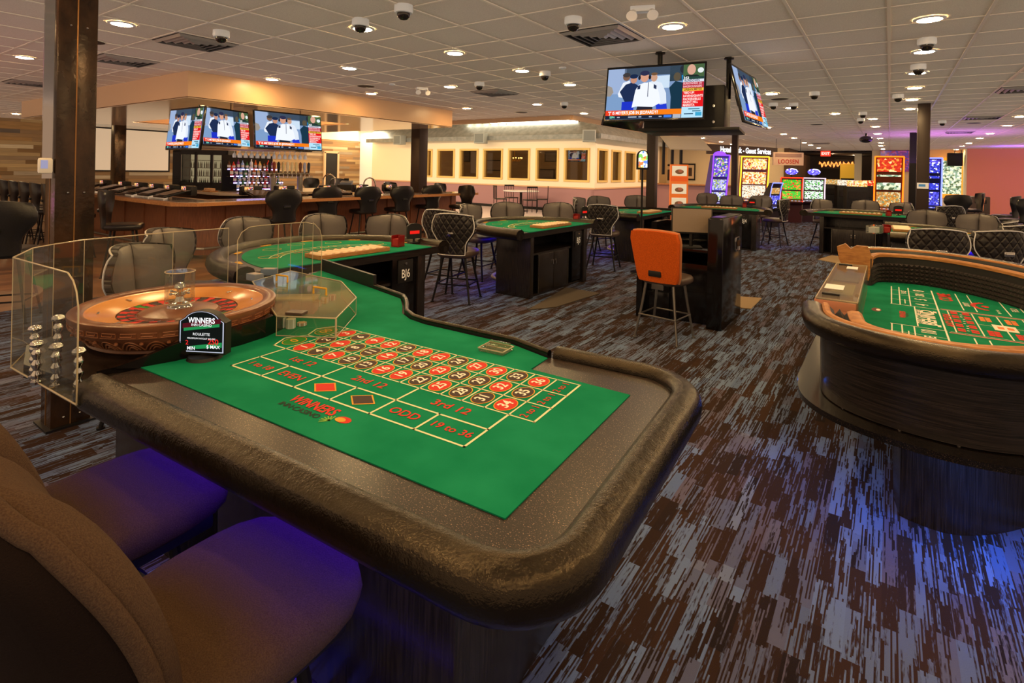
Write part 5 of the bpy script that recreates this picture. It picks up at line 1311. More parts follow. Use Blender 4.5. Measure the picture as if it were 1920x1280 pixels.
# stepped liquor shelf facing the long side
ls = thing('liquor_shelf', 'stepped lit liquor shelf on the back bar beside the cooler', 'shelf', (-9.98, 5.66, .992), RAD(90))
b = one('black'); b.box((0, .26, .34), (1.0, .04, .68)); b.build('back_panel', ls, smooth=False)
SH = [(-.20, .05), (-.08, .17), (.04, .29), (.14, .42)]
b = one(glow('shelf_glow', (200, 180, 255), 4.0))
for y, z in SH: b.box((0, y - .07, z - .008), (.98, .008, .02))
b.build('lit_edge', ls, smooth=False)
b = one('darkwood')
for y, z in SH: b.box((0, y, z - .012), (.98, .13, .022))
b.build('shelf_board', ls, smooth=False)
bot = []
def bottle(x, y, z, rgb, s, label):
    t = thing('liquor_bottle', label, 'bottle', (x, y, z), 0, 'liquor bottles on the lit back bar shelf')
    b = one(mat('liquor_%d_%d_%d' % rgb, rgb, .12)); b.lathe([(.026 * s, 0), (.028 * s, .004), (.028 * s, .1 * s), (.022 * s, .118 * s), (.009 * s, .135 * s), (.009 * s, .17 * s)], n=10); b.build('glass', t)
    b = one('blackmetal'); b.cyl((0, 0, .17 * s), (0, 0, .186 * s), .011 * s, n=8); b.build('cap', t)
    b = one('ivory'); b.lathe([(.0286 * s, .03 * s), (.0286 * s, .08 * s)], n=10, cap=False); b.build('paper_label', t)
    return t
protos = []
palette = [((150, 180, 230), 'clear blue'), ((196, 96, 40), 'amber'), ((206, 60, 44), 'red'), ((60, 110, 60), 'green'), ((226, 196, 120), 'golden'), ((120, 60, 110), 'purple'), ((226, 226, 232), 'white'), ((90, 50, 24), 'dark brown')]
rown = ['lowest', 'second', 'third', 'top']
LM = Matrix.Translation((-9.98, 5.66, .992)) @ rotz(RAD(90))
protos = {}
for r_, (y, z) in enumerate(SH):
    for i in range(11):
        k = (i * 3 + r_ * 5) % 8; q = LM @ Vector((-.43 + i * .086, y, z)); lab = '%s bottle %s in the %s row of the lit liquor shelf' % (palette[k][1], ORD[i], rown[r_])
        s = 1.0 + .12 * ((i * 7 + r_) % 3) / 2
        if k not in protos: protos[k] = bottle(q.x, q.y, q.z, palette[k][0], .98, lab)
        else: bb = dup(protos[k], (q.x, q.y, q.z), 0, lab); zs = .78 + .36 * ((i * 5 + r_ * 3) % 7) / 6; bb.scale = (1.0 + .12 * (i % 2), 1.0 + .12 * (i % 2), zs)
# beer taps
tp = thing('beer_tap_tower', 'steel beer tap tower with a row of tap handles behind the bar', 'beer taps', (-9.46, 6.0, .992), RAD(90))
b = one('brushed')
for x in (-.28, .28): b.cyl((x, 0, 0), (x, 0, .34), .055, n=16)
b.cyl((-.46, 0, .34), (.46, 0, .34), .05, n=16); b.build('tower', tp)
hc = [(40, 30, 26), (150, 60, 40), (30, 30, 30), (236, 200, 130), (244, 220, 170), (240, 210, 150), (236, 206, 140), (120, 70, 40), (180, 180, 190), (60, 60, 60)]
for i in range(10):
    x = -.41 + i * .091; b = one('chrome'); b.cyl((x, -.05, .34), (x, -.10, .33), .012); b.cyl((x, -.10, .33), (x, -.10, .27), .008); f_ = b.build('faucet', tp)
    b = one(mat('tap_handle_%d' % i, hc[i], .3)); b.lathe([(.012, .36), (.02, .40), (.03, .47), (.028, .54), (.008, .57)], (x, -.085, 0), 10); b.build('tap_handle', f_)
# hanging glasses
gr = thing('hanging_glass_rack', 'overhead rack of upside-down stem glasses above the beer taps', 'glass rack', (-9.6, 5.75, 1.78), RAD(90))
b = one('blackmetal'); b.box((0, 0, 0), (1.5, .4, .02)); 
for x in (-.7, .7): b.cyl((x, .15, 0), (x, .15, .58), .012)
b.build('frame', gr, smooth=False)
glassm = mat('stem_glass', (236, 232, 226), .08, spec=.8)
gt = None
GRM = Matrix.Translation((-9.6, 5.75, 1.78)) @ rotz(RAD(90))
for i in range(13):
    for j in range(2):
        q = GRM @ Vector((-.66 + i * .11, -.1 + .17 * j, -.012)); lab = 'stem glass hanging %s in the %s row of the rack over the taps' % (ORD[i], ['front', 'back'][j])
        if gt is None:
            gt = thing('stem_glass', lab, 'glass', q, 0, 'stem glasses hanging over the taps'); b = one(glassm); b.lathe([(.03, 0), (.028, -.005), (.004, -.012), (.004, -.06), (.026, -.08), (.034, -.11), (.03, -.15)], n=10, cap=False); b.build('bowl', gt)
        else: dup(gt, q, 0, lab)
# sink spouts (arched chrome) and till on the bar
for i, (u, v, lab) in enumerate(((617, 345, 'arched chrome rail on the bar in front of the dark doorway'), (693, 345, 'arched chrome rail on the bar by the white brick wall'))):
    q = atd(u, 11.2, v); t = thing('chrome_arch', lab, 'rail', (q.x, q.y, .992 if i == 0 else BZ), RAD(60), 'chrome arches on the bar')
    b = one('chrome'); b.tube([(-.12, 0, 0), (-.12, 0, .2)] + [(-.12 * cos(a), 0, .2 + .14 * sin(a)) for a in [pi * k / 10 for k in range(1, 10)]] + [(.12, 0, .2), (.12, 0, 0)], .014, 8); b.build('arch', t)
    b = one('chrome'); b.cyl((-.12, 0, 0), (-.12, 0, .012), .03); b.cyl((.12, 0, 0), (.12, 0, .012), .03); b.build('flange', t)
q = atd(657, 11.5, 348); t = thing('cash_register', 'dark cash register on the bar between the two chrome arches', 'cash register', (q.x - .1, q.y - .05, .992), RAD(40))
b = one('black'); b.box((0, 0, .06), (.34, .3, .12), .01); b.build('drawer_base', t); b = one(mat('reg_grey', (110, 116, 124), .4)); b.box((0.02, 0, .15), (.24, .2, .07), .01, Matrix.Rotation(.2, 4, 'X')); b.build('keyboard', t); b = one('black'); b.box((0, .1, .22), (.1, .03, .06), .006); b.build('display', t)
q = atd(418, 9.6, 352); t = thing('bread_basket', 'low tray of packets on the back bar below the cooler', 'tray', (-10.05, 4.86, .992), 0)
b = one('maple'); b.box((0, 0, .01), (.3, .14, .02), .004); b.build('tray', t); b = one(mat('packet_tan', (200, 150, 100), .7)); 
for k in range(4): b.box((-.1 + .07 * k, 0, .04), (.06, .1, .045), .01, rotz(.3 * k))
b.build('packets', t)
# projector screen on the board wall
y0, y1 = atx(172, 275, XL + .1).y, atx(318, 275, XL + .1).y; zt, zb = 2.66, atx(200, 319, XL + .1).z
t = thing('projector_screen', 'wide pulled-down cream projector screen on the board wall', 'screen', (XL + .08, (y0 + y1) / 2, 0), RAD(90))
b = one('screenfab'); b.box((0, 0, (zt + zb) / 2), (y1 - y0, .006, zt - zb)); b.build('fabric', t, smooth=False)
b = one('ivory'); b.box((0, -.03, zt + .04), (y1 - y0 + .2, .1, .1), .02); b.build('housing', t)
b = one('black'); b.box((0, -.002, zb - .02), (y1 - y0 + .04, .02, .05)); b.box((-(y1 - y0) / 2, -.004, (zt + zb) / 2), (.05, .004, zt - zb)); b.box(((y1 - y0) / 2, -.004, (zt + zb) / 2), (.05, .004, zt - zb)); b.box((0, -.004, zt - .04), (y1 - y0, .004, .05)); b.build('border', t, smooth=False)
# dark doorway in the board wall
p0, p1 = atx(610, 320, XL + .02), atx(631, 320, XL + .02)
b = one('black'); b.box((XL + .02, (p0.y + p1.y) / 2, 1.05), (.06, p1.y - p0.y, 2.1)); o = struct(b.build('door_1', smooth=False))
b = one('tan'); b.box((XL + .03, p0.y - .06, 1.07), (.08, .1, 2.14)); b.box((XL + .03, p1.y + .06, 1.07), (.08, .1, 2.14)); b.box((XL + .03, (p0.y + p1.y) / 2, 2.15), (.08, p1.y - p0.y + .2, .1)); b.build('door_casing', o, smooth=False)

# ================================================================== glazed room fittings
for i, (u, lab) in enumerate(((904, 'grey box speaker on the roof edge over the window row'), (1107, 'grey box speaker at the corner of the glazed room roof'), (752, 'grey box speaker high on the bright wall beside the dark column'))):
    q = aty(u, 257, WY - .5); t = thing('roof_speaker', lab, 'speaker', (q.x, WY - .58, 2.72), RAD([10, 25, 0][i]), 'grey box speakers on the glazed room')
    b = one(mat('speaker_grey', (150, 152, 140), .5)); b.box((0, 0, 0), (.46, .34, .42), .03); b.build('cabinet', t); b = one(mat('speaker_grille', (112, 116, 108), .6)); b.box((0, -.172, 0), (.38, .01, .34), .02); b.build('grille', t)
    b = one('blackmetal'); b.box((.0, .2, .06), (.08, .12, .08)); b.build('bracket', t)
bulb = None
for i in range(14):
    q = aty(880 + i * 15, 229.5, WY + .95); lab = 'bright bulb %s in the string along the metal roof' % ORD[i]
    q = aty(880 + i * 15, 228.5, WY + .12); loc = (q.x, q.y, q.z)
    if bulb is None:
        bulb = thing('roof_lamp', lab, 'lamp', loc, 0, 'bulbs along the metal roof'); b = one(glow('bulb_glow', (255, 244, 214), 14.0)); b.box((0, 0, 0), (.36, .1, .12), .03); b.build('lens', bulb); b = one('blackmetal'); b.box((.22, .03, -.02), (.05, .05, .12)); b.build('clip', bulb)
    else: dup(bulb, loc, 0, lab)
# inside the room: chandeliers, pictures and a set
for i, (u, v) in enumerate(((965, 288), (1155, 290), (1180, 292))):
    q = aty(u, v, 20.5) if i == 0 else atx(u, v, -11.0); t = thing('chandelier', ['brass chandelier seen through the middle front window', 'chandelier seen through the narrow side window next to the corner', 'chandelier seen through the side window next to the arched lamp'][i], 'chandelier', (q.x, q.y, 1.95), 0, 'chandeliers in the glazed room')
    b = one('gold'); b.cyl((0, 0, 0), (0, 0, 1.0), .015)
    for k in range(8): a = k * pi / 4; b.tube([(0, 0, 0), (.2 * cos(a), .2 * sin(a), -.06), (.34 * cos(a), .34 * sin(a), .04)], .012, 6)
    b.build('arms', t); b = one(glow('candle_glow', (255, 214, 130), 9.0))
    for k in range(8): a = k * pi / 4; b.sphere((.34 * cos(a), .34 * sin(a), .1), .035, 8)
    b.build('candle_bulbs', t)
q = aty(1080, 291, 19.8); t = tv((q.x, 19.8, q.z), RAD(0), RAD(-6), .88, 'television seen through the front window closest to the corner'); t.children[1].scale = (.88, 1, .88)
for i, (u, v, w_, h_) in enumerate(((838, 290, .5, .6), (872, 292, .7, .7), (925, 310, 1.2, .6), (1024, 326, 1.0, .5), (1055, 318, .5, .7), (845, 318, .9, .5), (1032, 294, .7, .5))):
    q = aty(u, v, 23.9); t = thing('framed_picture', 'dark framed picture on the inner wall of the glazed room, %s of seven' % ORD[i], 'picture', (q.x, 23.93, q.z), 0, 'pictures inside the glazed room')
    b = one('black'); b.box((0, 0, 0), (w_, .03, h_)); b.build('frame', t, smooth=False); b = one(mat('print_grey%d' % (i % 3), [(116, 104, 90), (90, 84, 80), (140, 120, 96)][i % 3], .5)); b.box((0, -.018, 0), (w_ * .86, .004, h_ * .82)); b.build('print', t, smooth=False)
# dining set
q = P(977, 357, .75); dt = thing('dining_table', 'round white pedestal dining table by the mauve wall', 'table', (q.x, q.y, 0))
b = one('whiteplastic'); b.lathe([(.62, .71), (.66, .725), (.66, .745), (.64, .75)], n=40); b.build('tabletop', dt); b = one('blackmetal'); b.lathe([(.28, 0), (.27, .02), (.06, .05), (.045, .1), (.045, .68), (.2, .71)], n=24); b.build('pedestal', dt)
dc = None
for i, (dx, dy, lab) in enumerate(((-.75, -.25, 'black slat-back chair at the left side of the white dining table'), (-.35, .72, 'black slat-back chair behind the white dining table'), (.3, -.72, 'black slat-back chair in front of the white dining table'), (.78, -.05, 'black slat-back chair at the right side of the white dining table'))):
    # dx along view right, dy along view depth
    w = RT * dx + FW * dy; rz = face_to((w.x, w.y), (0, 0))
    if dc is None:
        dc = thing('dining_chair', lab, 'chair', (q.x + w.x, q.y + w.y, 0), rz, 'black dining chairs'); b = one('vinyl'); b.box((0, 0, .45), (.4, .4, .04), .012); b.build('seat', dc)
        for sx in (-1, 1):
            for sy in (-1, 1): b = one('blackmetal'); b.cyl((sx * .18, sy * .18, 0), (sx * .18, sy * .18, .44), .013, n=8); b.build('leg', dc)
        b = one('blackmetal'); b.box((0, -.2, .9), (.4, .025, .06)); 
        for sx in (-1, 1): b.cyl((sx * .18, -.19, .44), (sx * .185, -.2, .9), .013, n=8)
        for k in range(4): b.cyl((-.11 + .073 * k, -.19, .46), (-.11 + .073 * k, -.2, .88), .008, n=6)
        b.build('backrest', dc)
    else: dup(dc, (q.x + w.x, q.y + w.y, 0), rz, lab)
# arched stained-glass lamp on a pole
q = P(1202, 395, .55); q = atd(1203, 8.05, 395)
t = thing('stained_glass_sign', 'arched stained-glass lamp on a thin black pole behind the podium', 'lamp', (q.x, q.y, 0), RAD(30))
b = one('blackmetal'); b.cyl((0, 0, 0), (0, 0, 1.56), .016); b.lathe([(.16, 0), (.15, .015), (.02, .03)], n=20); b.build('pole', t)
b = one('black'); pr = [(-.09, 0), (.09, 0), (.09, .2)] + [(.09 * cos(a), .2 + .09 * sin(a)) for a in [pi * k / 10 for k in range(1, 10)]] + [(-.09, .2)]
MXX = Matrix.Translation((0, .02, 1.54)) @ Matrix.Rotation(pi / 2, 4, 'X'); b.prism(pr, 0, .06, MXX); b.build('arch_case', t)
b = one(picture_mat('stained_glass', 26, [(0, (250, 244, 220)), (.35, (120, 190, 90)), (.5, (240, 210, 90)), (.65, (230, 120, 60)), (.8, (90, 130, 220))], 1.6)); b.prism([(p[0] * .72, .03 + p[1] * .86) for p in pr], .06, .063, MXX); b.build('stained_glass', t, smooth=False)

# ================================================================== slot machines and the far side
def slot(u, d, rz, w, h, screens, neon, label, topper=None, cab=(40, 34, 44), seat=True):
    q = atd(u, d); t = thing('slot_machine', label, 'slot machine', (q.x, q.y, 0), rz)
    cm = mat('slot_cab_%d_%d_%d' % cab, cab, .3)
    # curved side profile (y,z)
    prof_ = [(.0, 0), (-.02, .55), (-.18, .62), (-.2, .68), (-.05, .76), (.0, .9), (-.02, 1.15), (-.08, 1.4), (-.16, h), (.02, h), (.3, 1.2), (.42, .8), (.42, 0)]
    b = one(cm); b.ring_loft([[Vector((x, p[0], p[1])) for p in prof_] for x in (-w / 2, w / 2)]); b.build('cabinet', t, ang=25)
    for k, (z0, z1, pm, y0_, y1_) in enumerate(screens):
        b = one(pm); b.shell(lambda uu, vv, s: Vector(((uu - .5) * w * .84, y0_ + (y1_ - y0_) * vv + (-.012 if s == 0 else 0), z0 + (z1 - z0) * vv)), 1, 1); b.build('game_screen', t, smooth=False)
    for sx in (-1, 1):
        b = one(neon); x = sx * w * .5; b.tube([(x, -.03, .70), (x, -.05, .8), (x, .0 - .02, .95), (x, -.05, 1.2), (x, -.11, 1.42), (x, -.18, h)], .018, 6); b.build('neon_edge', t)
    b = one(neon); b.tube([(-w / 2, -.18, h), (w / 2, -.18, h)], .018, 6); b.build('neon_bar', t); b = one(neon); b.tube([(-w / 2, -.21, .68), (w / 2, -.21, .68)], .016, 6); b.build('neon_bar', t)
    b = one(cm); b.box((0, -.2, .67), (w * .9, .16, .05), .01, Matrix.Rotation(.25, 4, 'X')); dk = b.build('button_deck', t)
    b = one(glow('slot_buttons', (210, 210, 240), 1.2))
    for k in range(5): b.box((-w * .32 + k * w * .16, -.215, .70), (.05, .05, .012))
    b.build('buttons', dk, smooth=False)
    if topper == 'dome': b = one(neon); b.sphere((0, -.06, h), w * .42, 14, (1, .35, .6), 0); b.build('topper', t)
    if topper == 'oval':
        b = one('black'); b.cyl((0, 0, h), (0, 0, h + .1), .03); b.build('topper_post', t)
        b = one(picture_mat('oval_sign', 18, [(0, (120, 110, 250)), (.4, (240, 240, 255)), (.7, (70, 60, 200))], 2.0)); b.sphere((0, -.02, h + .2), w * .3, 16, (1, .25, .55)); b.build('oval_sign', t)
    return t
pm = picture_mat
V_ = glow('neon_violet', (120, 60, 255), 2.6); Y_ = glow('neon_amber', (255, 180, 40), 3.0); O_ = glow('neon_orange', (255, 104, 20), 3.0); B_ = glow('neon_blue', (110, 120, 255), 3.0); R_ = glow('neon_red', (255, 60, 30), 2.2)
P1 = pm('pic_violet', 32, [(0, (120, 70, 230)), (.3, (90, 160, 90)), (.45, (230, 190, 80)), (.6, (240, 240, 250)), (.75, (80, 60, 200))], 1.1)
P2 = pm('pic_cards_blue', 28, [(0, (110, 110, 220)), (.3, (200, 200, 240)), (.55, (160, 180, 90)), (.75, (230, 230, 250))], 1.1, 3)
P3 = pm('pic_gold', 28, [(0, (250, 230, 170)), (.35, (240, 130, 50)), (.5, (200, 60, 40)), (.65, (250, 210, 90)), (.85, (255, 246, 220))], 1.2, 5)
P4 = pm('pic_cream', 40, [(0, (255, 246, 226)), (.5, (230, 180, 120)), (.65, (250, 240, 220)), (.85, (120, 80, 60))], 1.1, 7)
P5 = pm('pic_green', 28, [(0, (60, 190, 40)), (.4, (240, 160, 50)), (.6, (230, 60, 40)), (.75, (70, 200, 60))], 1.2, 9)
P6 = pm('pic_whitegreen', 32, [(0, (240, 244, 240)), (.4, (40, 70, 60)), (.55, (230, 240, 236)), (.75, (90, 200, 70))], 1.1, 11)
P7 = pm('pic_red', 20, [(0, (200, 40, 20)), (.4, (250, 150, 60)), (.55, (255, 220, 150)), (.7, (220, 60, 24))], 1.3, 13)
P8 = pm('pic_greengold', 36, [(0, (230, 160, 60)), (.35, (130, 150, 110)), (.55, (240, 220, 170)), (.75, (200, 120, 40))], 1.0, 15)
P9 = pm('pic_royal', 28, [(0, (50, 60, 210)), (.4, (90, 90, 240)), (.6, (240, 240, 255)), (.75, (40, 40, 160))], 1.2, 17)
P10 = pm('pic_pale', 16, [(0, (236, 240, 200)), (.4, (150, 180, 150)), (.6, (250, 250, 230)), (.8, (90, 110, 70))], 1.1, 19)
slot(1347, 15.2, RAD(40), .46, 2.02, [(.72, .98, P2, -.06, -.02), (1.04, 1.34, P2, -.03, -.08), (1.42, 1.94, P1, -.1, -.16)], V_, 'tall violet slot machine with a domed top next to the slim brown column', 'dome', (70, 50, 130))
slot(1413, 16.9, RAD(24), .80, 2.05, [(.76, 1.16, P4, -.04, -.03), (1.20, 1.58, P3, -.04, -.10), (1.66, 1.99, P3, -.12, -.17)], Y_, 'tall amber-lit slot machine right of the slim brown column', None, (110, 60, 70))
_m = slot(1453, 15.6, RAD(62), .7, 1.55, [(.8, 1.1, P9, -.04, -.02), (1.16, 1.5, P8, -.03, -.08)], B_, 'slot machine turned side-on with a curved blue-lit screen', None, (40, 32, 30)); _m.scale = (.6, .6, .82)
slot(1484, 17.2, RAD(16), .62, 1.42, [(.74, 1.0, P5, -.05, -.02), (1.04, 1.36, P5, -.03, -.07)], R_, 'low slot machine with a red frame and green picture under a round blue sign', 'oval', (70, 30, 30))
slot(1526, 17.4, RAD(12), .62, 1.42, [(.74, 1.0, P6, -.05, -.02), (1.04, 1.36, P6, -.03, -.07)], glow('neon_pale', (230, 200, 210), 1.6), 'low slot machine with a white card picture under an oval blue sign', 'oval', (60, 34, 40))
slot(1666, 13.8, RAD(4), .60, 2.02, [(.74, 1.12, P8, -.05, -.02), (1.18, 1.56, P10, -.03, -.09), (1.64, 1.98, P7, -.12, -.17)], O_, 'tall orange-lit slot machine left of the black column', None, (90, 40, 20))
slot(1737, 15.0, RAD(0), .66, 2.05, [(.74, 1.12, P9, -.05, -.02), (1.18, 1.56, P9, -.03, -.09), (1.64, 2.0, P9, -.12, -.17)], B_, 'tall blue-lit slot machine behind the brown column with the notice', None, (30, 30, 70))
# orange menu board
q = atd(1273, 12.6); t = thing('menu_board', 'tall orange menu board stand with food pictures', 'menu board', (q.x, q.y, 0), RAD(34))
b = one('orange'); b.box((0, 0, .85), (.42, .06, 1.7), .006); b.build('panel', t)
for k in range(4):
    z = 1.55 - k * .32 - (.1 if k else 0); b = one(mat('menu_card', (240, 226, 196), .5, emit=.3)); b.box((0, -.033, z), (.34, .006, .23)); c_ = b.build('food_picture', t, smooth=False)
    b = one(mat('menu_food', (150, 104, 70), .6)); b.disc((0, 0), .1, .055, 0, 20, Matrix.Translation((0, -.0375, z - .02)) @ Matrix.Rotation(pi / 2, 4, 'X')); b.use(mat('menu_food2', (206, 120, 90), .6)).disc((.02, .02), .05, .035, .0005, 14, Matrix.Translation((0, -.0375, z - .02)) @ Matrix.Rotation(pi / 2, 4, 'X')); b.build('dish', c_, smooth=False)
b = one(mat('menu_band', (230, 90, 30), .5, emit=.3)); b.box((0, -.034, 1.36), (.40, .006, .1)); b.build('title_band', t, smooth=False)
# hotel desk sign, reception counter
q = atd(1392, 19.0, 284); p0, p1 = atd(1336, 18.2, 284), atd(1450, 19.8, 284); d = p1 - p0
t = thing('hotel_desk_sign', 'lit white Hotel Desk lettering on a dark sign band', 'sign', ((p0.x + p1.x) / 2, (p0.y + p1.y) / 2, 2.33), math.atan2(d.y, d.x))
W2 = math.hypot(d.x, d.y); b = one(mat('sign_band', (70, 50, 38), .5)); b.box((0, .03, 0), (W2 + .5, .05, .34)); b.build('band', t, smooth=False)
b = one(glow('sign_white', (255, 255, 255), 2.6)); b.text('Hotel Desk - Guest Services', .27, Matrix.Translation((.12, -.002, 0)) @ Matrix.Rotation(pi / 2, 4, 'X'), bold=.02, xscale=.78 * W2 / 2.9); b.build('sign_lettering', t, smooth=False)
q = aty(1300, 370, 23.5); t = thing('reception_counter', 'brown reception counter behind the orange menu board', 'counter', (q.x + .3, 23.2, 0), RAD(10))
b = one('mauve'); b.box((0, 0, .5), (3.4, .5, 1.0)); b.build('body', t, smooth=False); b = one('barwood'); b.box((0, -.05, 1.02), (3.6, .7, .05)); b.build('counter_top', t, smooth=False)
for i, (u, v, w_, h_) in enumerate(((1289, 322, .45, .6), (1252, 328, .3, .8))):
    q = aty(u, v, 27.4); t = thing('framed_picture', ['framed picture with a dark border on the reception wall beside the menu board', 'narrow framed picture beside the red-brown column on the reception wall'][i], 'picture', (q.x, 27.5, q.z), 0)
    b = one('black'); b.box((0, 0, 0), (w_ * 1.6, .04, h_ * 1.4)); b.build('frame', t, smooth=False); b = one('tan'); b.box((0, -.022, 0), (w_ * 1.35, .004, h_ * 1.15)); b.use(M['brownvinyl']).box((0, -.025, 0), (w_ * .9, .002, h_ * .7)); b.build('print', t, smooth=False)
# awning with dark stripes next to reception
p = atd(1275, 16.5, 285); t = thing('striped_awning', 'pale awning sloping over dark posts beside the reception wall', 'awning', (p.x, p.y, 2.2), RAD(50))
b = one('creamwall'); b.poly([(-.7, 0, .42), (.7, 0, .42), (.7, -.6, .0), (-.7, -.6, .0)]); b.poly([(-.7, 0, .40), (.7, 0, .40), (.7, -.6, -.02), (-.7, -.6, -.02)]); b.build('canvas', t, smooth=False)
for k in range(3): b = one('black'); b.box((-.55 + .3 * k, .02, -.2), (.08, .05, 1.1)); b.build('post', t, smooth=False)
# plank sign "LOOSEN" board
p0, p1 = atd(1450, 18.5, 296), atd(1507, 18.5, 296); d = p1 - p0; t = thing('reward_banner', 'pale board with large red LOOSEN letters above the low slot machines', 'sign', ((p0.x + p1.x) / 2, (p0.y + p1.y) / 2, p0.z - .02), math.atan2(d.y, d.x))
W2 = math.hypot(d.x, d.y); b = one(mat('banner_tan', (206, 170, 140), .6)); b.box((0, .03, 0), (W2, .05, .44)); b.build('board', t, smooth=False)
b = one(mat('banner_strip', (150, 116, 100), .6)); b.box((0, -.0, .12), (W2 * .86, .01, .12)); b.build('strip', t, smooth=False)
b = one(mat('banner_red', (176, 50, 40), .5)); b.text('LOOSEN', .2, Matrix.Translation((0, -.002, -.1)) @ Matrix.Rotation(pi / 2, 4, 'X'), bold=.03, spacing=1.15, xscale=W2 / 1.25); b.build('banner_lettering', t, smooth=False)
for s in (-1, 1): b = one('black'); b.cyl((s * W2 * .4, .03, .22), (s * W2 * .4, .03, CEIL - t.location.z), .006); b.build('hanger', t)
# exit sign, neon sign, yellow panel in the dark hall
q = aty(1548, 288, 30.2); t = thing('exit_sign', 'red exit sign hanging at the dark hall opening', 'sign', (q.x, 30.2, q.z), 0)
b = one(glow('exit_red', (235, 60, 40), 1.4)); b.box((0, 0, 0), (.42, .05, .26)); b.build('case', t, smooth=False); b = one(glow('exit_white', (255, 226, 210), 1.6)); b.text('EXIT', .17, Matrix.Translation((0, -.028, 0)) @ Matrix.Rotation(pi / 2, 4, 'X'), bold=.02); b.build('sign_lettering', t, smooth=False)
q = aty(1568, 308, 34); t = thing('neon_sign', 'orange neon script sign glowing in the dark hall', 'sign', (q.x, 34.0, q.z), 0)
b = one(glow('neon_script', (255, 130, 60), 3.0)); b.tube([(-.8 + 1.6 * k / 60, -.04, .12 * sin(k * .9) + .05 * sin(k * 2.1)) for k in range(61)], .028, 6); b.build('tube_script', t); b = one('black'); b.box((0, .02, 0), (2.0, .05, .5)); b.build('backing', t, smooth=False)
q = aty(1594, 328, 33.0); t = thing('yellow_board', 'plain yellow panel beside the pale hall column', 'panel', (q.x, 33.0, 1.4), 0)
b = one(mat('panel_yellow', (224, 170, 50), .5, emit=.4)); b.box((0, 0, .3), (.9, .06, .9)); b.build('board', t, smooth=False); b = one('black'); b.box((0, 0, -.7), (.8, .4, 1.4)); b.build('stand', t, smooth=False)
q = aty(1607, 320, 30.6); column(q.x, 31.6, .3, .3, 'pale cream column inside the dark hall opening', 'creamwall', seam=False)
for i, (u, v, y) in enumerate(((1604, 345, 26), (1585, 340, 28.5), (1560, 342, 31), (1628, 340, 28.6))):
    q = aty(u, v + 20, y); t = thing('arcade_cabinet', ['dark game cabinet with a yellow lit top in the hall opening', 'dark game cabinet deeper in the hall with a tan picture', 'dark game cabinet by the neon sign', 'dark game cabinet beside the orange slot machine'][i], 'game cabinet', (q.x, y, 0), RAD(15))
    b = one('black'); b.box((0, 0, .55), (.75, .6, 1.1), .02); b.build('cabinet', t); b = one([P3, P4, P8, P7][i]); b.box((0, -.2, 1.2), (.7, .1, .28), .02); b.build('lit_top', t, smooth=False); b = one('darkwood'); b.box((0, -.32, .75), (.6, .02, .3)); b.build('screen', t, smooth=False)
q = aty(1668, 302, 30.2); t = thing('mosaic_board', 'pink and purple speckled panel behind the orange slot machine', 'panel', (q.x + .25, 30.22, q.z), 0)
b = one(pm('mosaic_pink', 14, [(0, (150, 60, 140)), (.3, (200, 90, 160)), (.5, (110, 70, 170)), (.7, (190, 60, 90))], .5)); b.box((0, 0, 0), (1.2, .05, .95)); b.build('print', t, smooth=False); b = one('brownvinyl'); b.box((0, 0.01, .5), (1.25, .06, .05)); b.build('rail', t, smooth=False)
q = aty(1772, 333, 30.2); t = thing('lit_picture_machine', 'gold-framed backlit picture behind the blue slot machine', 'light box', (q.x, 29.9, q.z), 0)
b = one(glow('gold_frame', (255, 150, 40), 1.4)); b.box((0, .02, 0), (1.35, .06, 1.75)); b.build('frame', t, smooth=False); b = one(P10); b.box((0, -.02, .02), (1.05, .03, 1.45)); b.build('picture', t, smooth=False); b = one('creamwall'); b.box((0, .05, -1.3), (1.3, .3, .8)); b.build('base_cabinet', t, smooth=False)
q = aty(1790, 299, 29.3); t = thing('hanging_speaker', 'black box speaker hanging at the corner of the salmon wall', 'speaker', (q.x, 29.3, q.z), 0)
b = one('black'); b.box((0, 0, 0), (.5, .4, .55), .02); b.build('cabinet', t); b = one('blackmetal'); b.cyl((0, 0, .27), (0, 0, CEIL - q.z), .015); b.build('hanger', t)
# seats by the salmon wall
q = atd(1833, 17.5, 400); t = thing('waste_bin', 'dark brown wooden bin against the salmon wall', 'bin', (q.x, q.y, 0), RAD(10))
b = one('brownvinyl'); b.box((0, 0, .47), (.5, .5, .94), .04); b.build('body', t); b = one('black'); b.box((0, -.25, .78), (.3, .02, .12), .01); b.build('flap', t)
for i, (u, d, rz) in enumerate(((1885, 12.6, 70), (1902, 11.4, 60), (1918, 13.6, 75), (1822, 14.8, 100), (1790, 12.8, 20))):
    q = atd(u, d); place(BSTOOL, q.x, q.y, RAD(rz), ['black stool silhouetted against the salmon wall, leftmost of the dark group', 'black stool with a pale seat top in front of the salmon wall', 'black stool at the picture edge in front of the salmon wall', 'black stool beside the dark brown bin', 'black stool facing away below the gold-framed picture'][i], 'black stools by the salmon wall')

